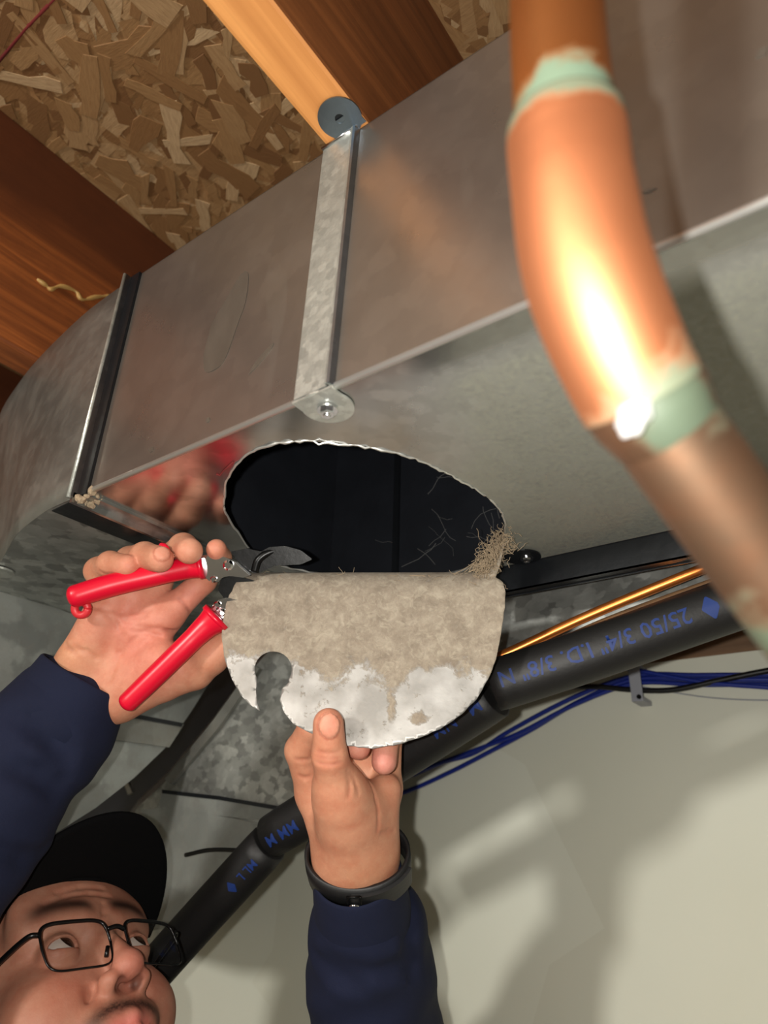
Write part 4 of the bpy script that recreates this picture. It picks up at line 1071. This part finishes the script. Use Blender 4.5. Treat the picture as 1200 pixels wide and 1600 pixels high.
mous = np.exp(-((L_[:, 2]+.0585-.02*np.abs(L_[:, 0])*0+.25*np.maximum(np.abs(L_[:, 0])-.012, 0))/.0058)**2)/(1+np.exp((np.abs(L_[:, 0])-.028)/.003))
blend(fz*mous*(.92+.1*rngn), (38, 26, 20))
for s in (-1, 1): blend(np.exp(-np.sum(((L_-np.array((s*.0076, .0125, -.0445)))/np.array((.0042, .007, .0048)))**2, axis=1)), (46, 22, 18))
blend(fz*.75*np.exp(-((np.abs(L_[:, 0])-.0285)/.006)**2)/(1+np.exp((L_[:, 2]+.062)/.003))*(L_[:, 2] > -.11), (60, 42, 34))
blend(fz*.75*lb((0, 0, -.100), (.026, .06, .013)), (56, 40, 32))
blend(fz*.8*np.exp(-((L_[:, 2]+.0725)/.008)**2)/(1+np.exp((np.abs(L_[:, 0])-.018)/.002))*(L_[:, 1] > -.004), (190, 104, 94))
side_hair = 1/(1+np.exp(-(np.abs(L_[:, 0])-.062)/.003))*(L_[:, 1] < -.05)*(L_[:, 2] > -.01)*ishead*(L_[:, 1] > -.2)
blend(.85*side_hair, (40, 30, 26))
for p, ax, w_, l_ in NAILS:
    q = (BV-p)@ax.T; e = (q[:, 0]/w_)**2+(q[:, 1]/l_)**2
    blend(.8*(e < 1.0)*(np.abs(q[:, 2]) < .004), (208, 146, 122)); blend(.7*((e > 1.0) & (e < 1.35))*(np.abs(q[:, 2]) < .005), (186, 116, 92))
for hh, a, b in CREASES:
    if hh is sw_: continue
    c_ = (a+b)/2; near = np.nonzero(np.linalg.norm(BV-c_, axis=1) < np.linalg.norm(b-a)/2+.004)[0]
    if len(near):
        dd_ = RC(a, b, .0, .0)(BV[near]); m_ = .7*np.exp(-(dd_/.0012)**2)[:, None]; tint[near] = tint[near]*(1-m_)+np.array(srgb(158, 92, 76)[:3])*m_
ca_ = body.data.color_attributes.new('tint', 'FLOAT_COLOR', 'POINT'); ca_.data.foreach_set('color', np.concatenate([tint, np.ones((len(tint), 1))], 1).astype(np.float32).ravel())
# eyes
for s in (-1, 1):
    bm = bmesh.new(); bmesh.ops.create_uvsphere(bm, u_segments=28, v_segments=20, radius=.0122); 
    o = bmobj('eye', bm, 'eye_mat', person, True)
    gaze = n3(HF*.86+HU*.34+(-HL)*0+HL*.30); gx = n3(np.cross(gaze, HU)); gz = np.cross(gx, gaze)
    c = H(s*.033, -.0100, -.0005)
    mw = Matrix(((gx[0], gaze[0], gz[0], c[0]), (gx[1], gaze[1], gz[1], c[1]), (gx[2], gaze[2], gz[2], c[2]), (0, 0, 0, 1)))
    o.matrix_parent_inverse = Matrix.Translation(-Vector(person.location)); o.matrix_basis = mw

# ------------------------------------------------------------------ clothing
sw = SDF()
c1a, c1b = P(136, 1062, .571), P(92, 1122, .562)
sw.add(RC(P(106, 1104, .565), P(84, 1136, .559), .0385, .0445)).add(RC(P(82, 1136, .559), P(-40, 1285, .522), .0440, .0505), .02).add(RC(P(-40, 1285, .522), ELB_R, .0515, .060), .02)
sw.add(RC(ELB_R, SH_R, .062, .078), .03)
sw.add(RC(P(567, 1420, .554), P(570, 1436, .558), .0345, .0400)).add(RC(P(574, 1462, .564), P(580, 1520, .580), .0480, .0490), .014).add(RC(P(580, 1530, .580), ELB_L, .0530, .060), .010)
sw.add(RC(ELB_L, SH_L, .062, .078), .03)
tc_ = np.array([-.68, .40, 1.18]); fx = np.array([1, -.1, 0]); fx = n3(fx); fl_ = np.array([.1, 1, 0]); fl_ = n3(fl_); BA = np.stack([fl_, fx, np.array([0, 0, 1.])])
sw.add(EL(tc_, (.21, .125, .22), BA), .06).add(EL(tc_-np.array([.0, 0, .26]), (.195, .13, .24), BA), .08)
sw.add(RC(SH_R, SH_L, .075, .075), .05)
sw.sub(RC(NECK-np.array([0, 0, .03]), NECK+np.array([0, 0, .1]), .064, .07), .01)
for pts, r in (([(478, 1462), (510, 1500), (560, 1524), (610, 1522), (650, 1508), (672, 1490)], .0022), ([(640, 1402), (642, 1440), (646, 1480), (648, 1520), (652, 1600)], .0014), ([(505, 1405), (535, 1416), (575, 1418), (620, 1405), (640, 1392)], .0012), ([(490, 1500), (520, 1530), (560, 1548)], .003), ([(60, 1150), (85, 1160), (100, 1180), (104, 1215)], .0026), ([(20, 1120), (50, 1130), (80, 1150)], .0022), ([(30, 1200), (60, 1210), (85, 1240)], .002), ([(0, 1330), (40, 1340), (70, 1330)], .0022)):
    crease(sw, pts, r*1.5, .012, .0002, .36)
SV, SQ = surf_net([sw], .0036, 12, lambda p: .0016*np.sin(p[:, 0]*55+8*np.sin(p[:, 2]*23)+p[:, 1]*30)*np.sin(p[:, 2]*61+p[:, 1]*38))
SV = relax(SV, SQ, 3, .5)
swo = fast_mesh('sweatshirt', SV, SQ, 'sweat_fabric', person)
def cuff(a, b, r0, r1, ri):
    # ribbed knit cuff: a thick open ring round the wrist
    ax = n3(b-a); u_ = n3(CR-ax*(CR@ax)); v_ = np.cross(ax, u_); L_c = np.linalg.norm(b-a); V = []; F = []; N = 120
    prof = [(.35, ri), (.03, ri), (0, ri+.0006), (-.012, (ri+r0)/2), (0, r0-.0008), (.04, r0), (.25, r0+(r1-r0)*.2), (.5, r0+(r1-r0)*.5), (.75, r0+(r1-r0)*.8), (1, r1), (1.2, r1*.93)]
    for i in range(N):
        a_ = 2*math.pi*i/N; rib = .0003*math.sin(a_*60)
        for t_, r_ in prof: V.append(a+ax*t_*L_c+(math.cos(a_)*u_+math.sin(a_)*v_)*(r_+rib))
    m_ = len(prof)
    for i in range(N):
        for j in range(m_-1): F.append([i*m_+j, i*m_+j+1, ((i+1) % N)*m_+j+1, ((i+1) % N)*m_+j])
    mesh('cuff', V, F, 'sweat_fabric', swo, True)
cuff(P(136, 1060, .5725), P(92, 1124, .561), .0405, .0440, .0375)
cuff(P(557, 1358, .5385), P(568, 1428, .556), .0345, .0385, .0315)
tr = SDF()
for s in (-1, 1):
    hip = tc_+np.array([0, s*.09, -.50]); kn = np.array([-.66, .40+s*.12, .50]); an = np.array([-.68, .40+s*.13, .09])
    tr.add(RC(hip, kn, .098, .072), .03).add(RC(kn, an, .070, .055), .03)
tr.add(EL(tc_-np.array([0, 0, .45]), (.185, .125, .12), BA), .05)
TV, TQ = surf_net([tr], .010, 10); TV = relax(TV, TQ, 2)
fast_mesh('trousers', TV, TQ, 'denim', person)
for s in (-1, 1):
    q = SDF(); a = np.array([-.70, .40+s*.13, .045]); b = np.array([-.50, .40+s*.15, .038]); q.add(RC(a, b, .043, .036)).add(RC(a+np.array([0, 0, .06]), a, .045, .045), .02)
    q.sub(EL(np.array([-.6, .40+s*.14, -.25]), (1, 1, .25)), .004)
    v, f = surf_net([q], .006, 10); fast_mesh('shoe', relax(v, f, 2), f, 'shoe', person)

# cap
cap = SDF()
cap.add(CUT(he((0, -.098, .040), (.0835, .1055, .0985)), he((0, -.098, -.180), (.30, .30, .250))), .004)
cv, cf = surf_net([cap], .0025, 12); cv = relax(cv, cf, 2)
capo = fast_mesh('cap', cv, cf, 'cap_fabric', person)
V = []; F = []; NA, NR = 36, 10
for i in range(NA+1):
    a = math.radians(-68+136*i/NA); sx, cy = math.sin(a), math.cos(a)
    for j in range(NR+1):
        f_ = j/NR; ext = .058*max(0.0, math.cos(a*1.22))**.85
        x = (.080+.024*f_)*sx; y = -.098+.1000*cy+ext*f_*1.10; z = .058+.010*f_-.026*(abs(sx))**2.2*(.55+.45*f_)
        V.append(H(x, y, z))
for i in range(NA):
    for j in range(NR): F.append([i*(NR+1)+j, i*(NR+1)+j+1, (i+1)*(NR+1)+j+1, (i+1)*(NR+1)+j])
o = mesh('brim', V, F, 'cap_fabric', capo, True); thicken(o, .0032, 0)
def cap_surf(az, zz):
    # point on the crown front at height zz
    k = math.sqrt(max(0, 1-((zz-.040)/.0985)**2)); return H(.0845*k*math.sin(az), -.098+.1065*k*math.cos(az), zz)
V = []; F = []
for i in range(13):
    for j in range(7): V.append(cap_surf(-1.20+.72*i/12, .088+.036*j/6)+HF*.0006)
for i in range(12):
    for j in range(6): F.append([i*7+j, i*7+j+1, (i+1)*7+j+1, (i+1)*7+j])
bd = mesh('badge', V, F, 'badge_red', capo, True); thicken(bd, .0015, 1); bd['label'] = 'red embroidered patch'
for zz in (.087, .125): tube('badge_border', [cap_surf(-1.20+.73*i/16, zz)+HF*.0015 for i in range(17)], .0013, 'badge_white', capo, 8)

# glasses
gl = bpy.data.objects.new('glasses', None); COL.objects.link(gl); gl.parent = person; gl.matrix_parent_inverse = Matrix.Translation(-Vector(person.location)); gl.location = Vector(H(0, .018, 0)); gl.empty_display_size = .02
GY = .0165
def lens_outline(s, k=1.0):
    pts = []
    W_, H_ = .0265*k, .0192*k; n_ = 5.0
    for i in range(48):
        a = 2*math.pi*i/48; c, sn_ = math.cos(a), math.sin(a)
        x = W_*abs(c)**(2/n_)*np.sign(c); z = H_*abs(sn_)**(2/n_)*np.sign(sn_)
        x *= 1-.04*(z < 0)*abs(z)/H_*1.6
        xx = s*.0345+x; pts.append((xx, GY-.0035*(abs(xx)/.06)**2*1.6, z-.0125))
    return pts
for s in (-1, 1):
    lo = lens_outline(s); pts = [H(*q) for q in lo]
    rr = [.0014 if q[2] > -.003 else (.0008 if q[2] < -.021 else .0010) for q in lo]
    tube('rim', pts+[pts[0]], rr+[rr[0]], 'frame_black', gl, 10)
    li = [H(*q) for q in lens_outline(s, .985)]; c = H(s*.0345, GY, -.0125)
    nl = len(li); o = mesh('lens', [c]+li, [[0, 1+i, 1+(i+1) % nl] for i in range(nl)], 'lens_glass', gl, True)
    hx = s*.0615
    tube('temple', catmull([H(s*.0612, GY-.006, -.001), H(s*.068, GY-.012, .0005), H(s*.0735, -.030, .003), H(s*.0775, -.075, .006), H(s*.079, -.100, .000), H(s*.078, -.115, -.018)], 6), .0019, 'frame_black', gl, 8)
tube('bridge', catmull([H(-.0078, GY-.0004, -.0015), H(0, GY+.0015, -.0005), H(.0078, GY-.0004, -.0015)], 6), .0017, 'frame_black', gl, 8)
for s in (-1, 1): tube('nose_pad', [H(s*.0088, GY-.003, -.014), H(s*.0108, GY-.005, -.021)], .0016, 'frame_black', gl, 8)

# wristwatch strap
wt = bpy.data.objects.new('wristwatch', None); COL.objects.link(wt); wt.parent = person; wt.matrix_parent_inverse = Matrix.Translation(-Vector(person.location)); wt.empty_display_size = .02
ctr = P(560, 1346, .538); wt.location = Vector(ctr)
axw = n3(P(555, 1300, .512)-P(566, 1400, .560)); ex = n3(CR-axw*(CR@axw)); ey = np.cross(axw, ex)
if ey@CF > 0: ey = -ey          # towards the camera
V = []; F = []; N = 56
for i in range(N):
    a = 2*math.pi*i/N; r_ = np.array([.0370*math.cos(a), .0265*math.sin(a)]); nn = n3(np.array([math.cos(a)/.037, math.sin(a)/.0265]))
    for t_, w_ in ((0, -.0128), (.0030, -.0136), (.0036, 0), (.0030, .0136), (0, .0128)):
        q = r_+nn[:2]*t_ if len(nn) == 2 else r_
        V.append(ctr+ex*q[0]+ey*q[1]+axw*w_)
for i in range(N):
    for j in range(5): F.append([i*5+j, i*5+(j+1) % 5, ((i+1) % N)*5+(j+1) % 5, ((i+1) % N)*5+j])
mesh('band', V, F, 'strap_rubber', wt, True)
def wpt(a, w_, t_): return ctr+ex*(.037+t_)*math.cos(a)+ey*(.0265+t_)*math.sin(a)+axw*w_
# overlapping tail of the strap, keeper and buckle
V = []; F = []
for i in range(21):
    a = math.radians(95-75*i/20)
    for w_, t_ in ((-.0095, .0034), (-.0095, .0062), (.0095, .0062), (.0095, .0034)): V.append(wpt(a, w_, t_))
for i in range(20):
    for j in range(4): F.append([i*4+j, i*4+(j+1) % 4, (i+1)*4+(j+1) % 4, (i+1)*4+j])
F += [[0, 1, 2, 3], [80, 81, 82, 83]]
mesh('strap_tail', V, F, 'strap_rubber', wt)
tube('buckle', [wpt(math.radians(86), .012, .007), wpt(math.radians(86), -.012, .007), wpt(math.radians(98), -.012, .007), wpt(math.radians(98), .012, .007), wpt(math.radians(86), .012, .007)], .0010, 'black_steel', wt, 8)
tube('buckle_pin', [wpt(math.radians(88), .002, .0078), wpt(math.radians(97), .002, .0078)], .0009, 'chrome', wt, 8)
bm = bmesh.new(); rot = Matrix((ex, axw, ey)).transposed(); addbox(bm, ctr-ey*.034, (.036, .038, .011), rot, bev=.003); bmobj('watch_case', bm, 'black_steel', wt)
